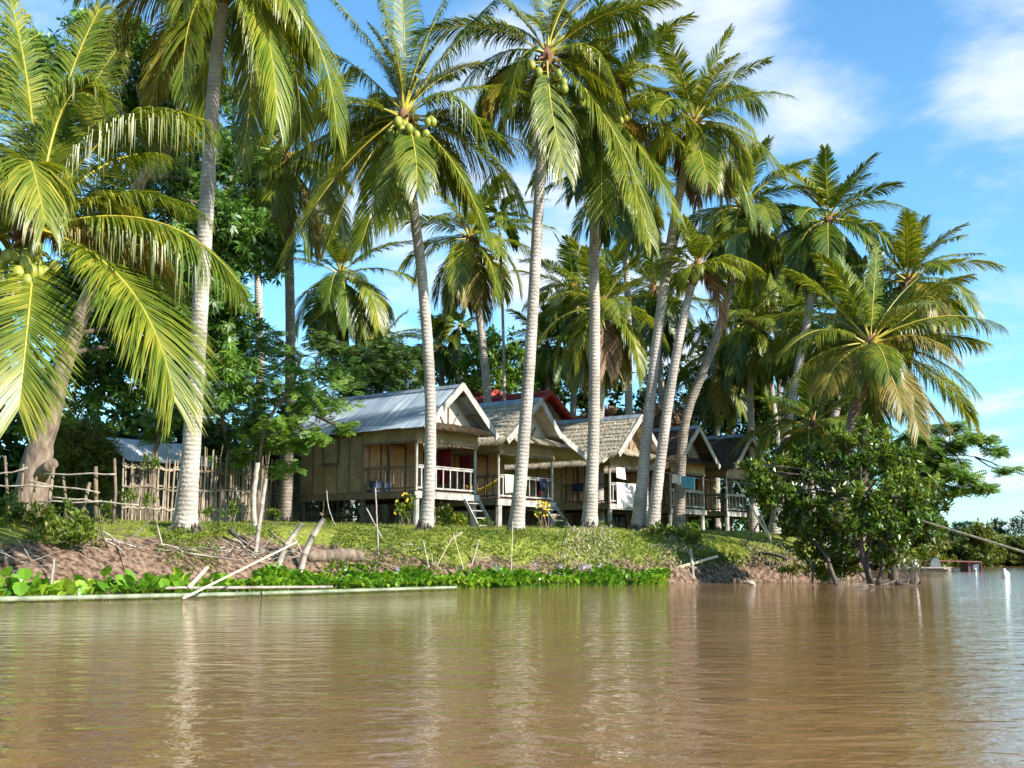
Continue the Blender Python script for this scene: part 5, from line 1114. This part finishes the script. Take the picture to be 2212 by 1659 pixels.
stick('fallen_branch', gpt(1625, 1192, 36.2), at2(1700, 1208, 35.4), .05, 'bark_dark', 'dark root along the top of the cut bank', 'branch', bend=.08)
def tangle(name, label, cat, spots, seed, n, ln, r, mname):
    mb = MB(); rr = random.Random(seed)
    for k in range(n):
        px, py, Y = spots[k % len(spots)]; a = gpt(px + rr.uniform(-22, 22), py + rr.uniform(-9, 12), Y + 1.5, 0); a.z += rr.uniform(0, .05)
        d = V((rr.uniform(-1, 1), rr.uniform(-.5, .3), rr.uniform(-.12, .40))).normalized(); L = ln * rr.uniform(.4, 1.2); q = a + d * L * .5 + rv(rr) * .07; e = a + d * L + rv(rr) * .12
        mb.tube(crom([a, q, e], 6), [r * rr.uniform(.5, 1.3) * (1 - .1 * i) for i in range(7)], 5)
    return tag(mb.build(name, M[mname], origin=at(*spots[0]), smooth=True), kind='stuff')
tangle('driftwood', 'tangle of bleached roots and driftwood left of the cut stumps', 'driftwood', [(480, 1190, 25.6), (520, 1195, 25.4), (560, 1200, 25.2), (595, 1205, 25.4), (620, 1200, 25.6)], 61, 70, .6, .016, 'driftwood')
tangle('driftwood', 'grey driftwood branches along the top of the mud bank', 'driftwood', [(240, 1185, 24.2), (300, 1185, 24.4), (350, 1188, 24.6), (410, 1190, 25)], 62, 22, 1.2, .022, 'driftwood')
tangle('driftwood', 'dry twigs lying at the foot of the mud bank at the left edge', 'driftwood', [(10, 1205, 22.8), (40, 1225, 22.6), (80, 1210, 23)], 63, 18, .8, .012, 'driftwood')
tangle('driftwood', 'dry sticks right of the rotten log', 'driftwood', [(800, 1195, 27.8), (850, 1190, 28), (900, 1185, 28.4), (1060, 1200, 30)], 64, 14, .6, .012, 'driftwood')
tangle('driftwood', 'dark roots hanging from the cut bank left of the shrub', 'driftwood', [(1640, 1215, 35.2), (1680, 1220, 34.8), (1720, 1230, 34)], 65, 44, .9, .018, 'bark_dark')
tangle('driftwood', 'thin twigs around the feet of the shrub stems', 'driftwood', [(1860, 1255, 31.8), (1890, 1255, 31.6), (1910, 1250, 31.8)], 66, 34, .6, .010, 'driftwood')
lp = [gpt(px, py, 28, -.10) for px, py in ((662, 1212), (690, 1210), (725, 1209), (758, 1209), (785, 1213))]
m = MB(); cp = crom(lp, 24); rr = random.Random(67); m.tube(cp, [(.14 + .05 * math.exp(-((i - 15) / 5) ** 2) + .012 * math.sin(i * 1.1)) * (.55 if i in (0, 24) else 1) for i in range(25)], 12)
lg = tag(m.build('rotten_log', M['bark'], origin=lp[0], smooth=True), 'big rotten pale log lying on the bank right of the cut stumps', 'log')
m = MB(); m.tube([lp[2], lp[2] + V((-.06, 0, .22)), lp[2] + V((.08, 0, .30))], [.08, .06, .02], 7); m.build('branch_stub', M['bark_dark'], lg, True)
m = MB(); m.tube(crom([gpt(534, 1190, 27, .05) + V(d_) for d_ in ((-.45, .2, .55), (-.30, .15, .40), (-.10, .1, .36), (0, .05, .2), (0, 0, 0))], 14), [.07, .06, .06, .06, .06, .055, .05, .05, .05, .05, .04, .04, .04, .035, .03], 8)
tag(m.build('black_root', M['bark_dark'], origin=at(500, 1142, 27), smooth=True), 'curved blackened root at the lawn edge left of the bamboo post', 'root')
m = MB(); p = at(1618, 1263, 30.8); m.tube([p + V((-.12, 0, .02)), p + V((-.03, 0, .08)), p + V((.1, 0, .03)), p + V((.16, 0, -.03))], [.03, .06, .06, .03], 8)
tag(m.build('floating_wood', M['driftwood'], origin=p, smooth=True), 'small pale lump of wood floating near the cut bank', 'driftwood')
m = MB(); q = [at(1936, 1259, 31.3), at(1948, 1263, 31.2), at(1968, 1265, 31.1), at(1992, 1266, 31)]; m.tube(crom(q, 10), [.09, .10, .09, .08, .07, .06, .05, .04, .03, .03, .02], 8); rr = random.Random(68)
for k in range(16):
    a = q[1].lerp(q[3], rr.random()); m.tube([a, a + V((rr.uniform(-.15, .15), 0, .2)), a + V((rr.uniform(-.5, .3), rr.uniform(-.2, .2), rr.uniform(.2, .9)))], [.012, .009, .004], 4)
tag(m.build('sunken_branch', M['bark_dark'], origin=q[0], smooth=True), 'dark sunken branch with bare twigs right of the shrub', 'branch')

# ---------------------------------------------------------------- raft, floats
rY = 55; rp = at(1940, 1236, rY); rp.z = 0
rft = thing('raft', rp, 'low wooden raft with drums and a dark red rail beside the far bank', 'raft')
def RP(px, py, dY=0): return at(px, py, rY + dY)
m = MB()
x0, x1 = RP(1938, 1230).x, RP(2058, 1230).x
for k in range(12): m.hexa([V((x0, rY + k * .16, .16)), V((x1 - .3 * (k % 3 == 1), rY + k * .16, .16)), V((x1 - .3 * (k % 3 == 1), rY + k * .16 + .14, .16)), V((x0, rY + k * .16 + .14, .16))] + [V((x0, rY + k * .16, .22)), V((x1 - .3 * (k % 3 == 1), rY + k * .16, .22)), V((x1 - .3 * (k % 3 == 1), rY + k * .16 + .14, .22)), V((x0, rY + k * .16 + .14, .22))])
for y in (rY + .3, rY + 1.4): m.tube([V((x0, y, .05)), V((x1, y, .05))], .11, 8)
m.build('deck', M['driftwood'], rft)
def arch(px0, px1, name, mname, hgt=.42):
    a, b = RP(px0, 1228).x, RP(px1, 1228).x; m = MB(); n = 10; c = (a + b) / 2; w = (b - a) / 2
    pr = [V((c + w * math.cos(math.pi * k / n), 0, .225 + hgt * math.sin(math.pi * k / n))) for k in range(n + 1)]
    for y0, y1 in ((rY + .25, rY + 1.1),):
        o = len(m.v); m.v += [V((p.x, y0, p.z)) for p in pr] + [V((p.x, y1, p.z)) for p in pr]
        for k in range(n): m.f.append((k, k + 1, n + 2 + k, n + 1 + k)); m.m.append(0)
        m.f.append(tuple(range(n + 1))); m.m.append(0); m.f.append(tuple(reversed(range(n + 1, 2 * n + 2)))); m.m.append(0)
    m.build(name, M[mname], rft)
arch(2014, 2038, 'drum', 'drum_grey'); arch(1943, 1966, 'drum', 'drum_grey')
for q in (1952, 1959, 1966):
    a = RP(q, 1228).x; m = MB(); m.tube([V((a + .2 * math.cos(math.pi * k / 8), rY + .2, .225 + .44 * math.sin(math.pi * k / 8))) for k in range(9)], .03, 6); m.build('hoop', M['plastic_white' if q != 1959 else 'red_paint'], rft)
a, b = RP(1942, 1210), RP(2120, 1214, 2); m = MB(); m.tube([a.lerp(b, k / 8) for k in range(9)], .035, 6); m.build('rail', M['red_paint'], rft)
bx0, bx1 = RP(2091, 1220, 2).x, RP(2119, 1220, 2).x; y0, y1 = rY + 2, rY + 3
m = MB(); m.hexa([V((bx0, y0, -.15)), V((bx1, y0, -.15)), V((bx1, y1, -.15)), V((bx0, y1, -.15)), V((bx0, y0, .4)), V((bx1, y0, .4)), V((bx1, y1, .4)), V((bx0, y1, .4))]); m.build('drum_box', M['drum_grey'], rft)
m = MB()
for z in (.0, .42):
    for (p, q) in ((V((bx0, y0 - .03, z)), V((bx1, y0 - .03, z))), (V((bx0, y1, z)), V((bx1, y1, z))), (V((bx0 - .03, y0, z)), V((bx0 - .03, y1, z)))): m.beam(p, q, .05, .05)
for x in (bx0, (bx0 * 2 + bx1) / 3, bx1): m.beam(V((x, y0 - .03, -.2)), V((x, y0 - .03, .45)), .05, .05, up=V((0, 1, 0)))
m.build('cage', M['red_paint'], rft)
p = RP(1978, 1224); p.z = .22; m = MB(); m.tube([p, p + V((0, 0, .12)), p + V((0, 0, .24)), p + V((.02, 0, .30)), p + V((.02, 0, .36))], [.13, .14, .10, .045, .04], 10); tag(m.build('jug', M['plastic_white'], origin=p, smooth=True), 'small white jug standing on the raft deck', 'jug')
p = at(2107, 1239, 50); p.z = -.10
def bottle(p, tilt, prof, mname, label, cat, name):
    m = MB(); ax = V((tilt, 0, 1)).normalized(); m.tube([p + ax * z for z, r in prof], [r for z, r in prof], 14); return tag(m.build(name, M[mname], origin=p, smooth=True), label, cat)
B1 = bottle(p, .06, ((0, .055), (.02, .06), (.20, .06), (.25, .055), (.30, .03), (.34, .02)), 'plastic_clear', 'clear upright plastic bottle with a blue label floating in the river', 'bottle', 'floating_bottle')
m = MB(); m.tube([p + V((.01, 0, .19)), p + V((.014, 0, .25))], .063, 14, cap=False); m.build('paper_label', M['label_blue'], B1); m = MB(); m.tube([p + V((.02, 0, .345)), p + V((.022, 0, .375))], .022, 10); m.build('cap', M['label_blue'], B1)
p = at(2172, 1246, 41); p.z = -.06
B2 = bottle(p, -.08, ((0, .10), (.05, .12), (.15, .115), (.24, .085), (.31, .05), (.35, .035)), 'plastic_white', 'white plastic jug with a side handle floating at the right', 'jug', 'floating_jug')
m = MB(); m.tube(crom([p + V((.02, -.02, .30)), p + V((.12, -.02, .22)), p + V((.13, -.02, .12)), p + V((.10, -.02, .06))], 8), .018, 6); m.build('handle', M['plastic_white'], B2, True); m = MB(); m.tube([p + V((-.027, 0, .345)), p + V((-.029, 0, .38))], .038, 10); m.build('cap', M['plastic_white'], B2)
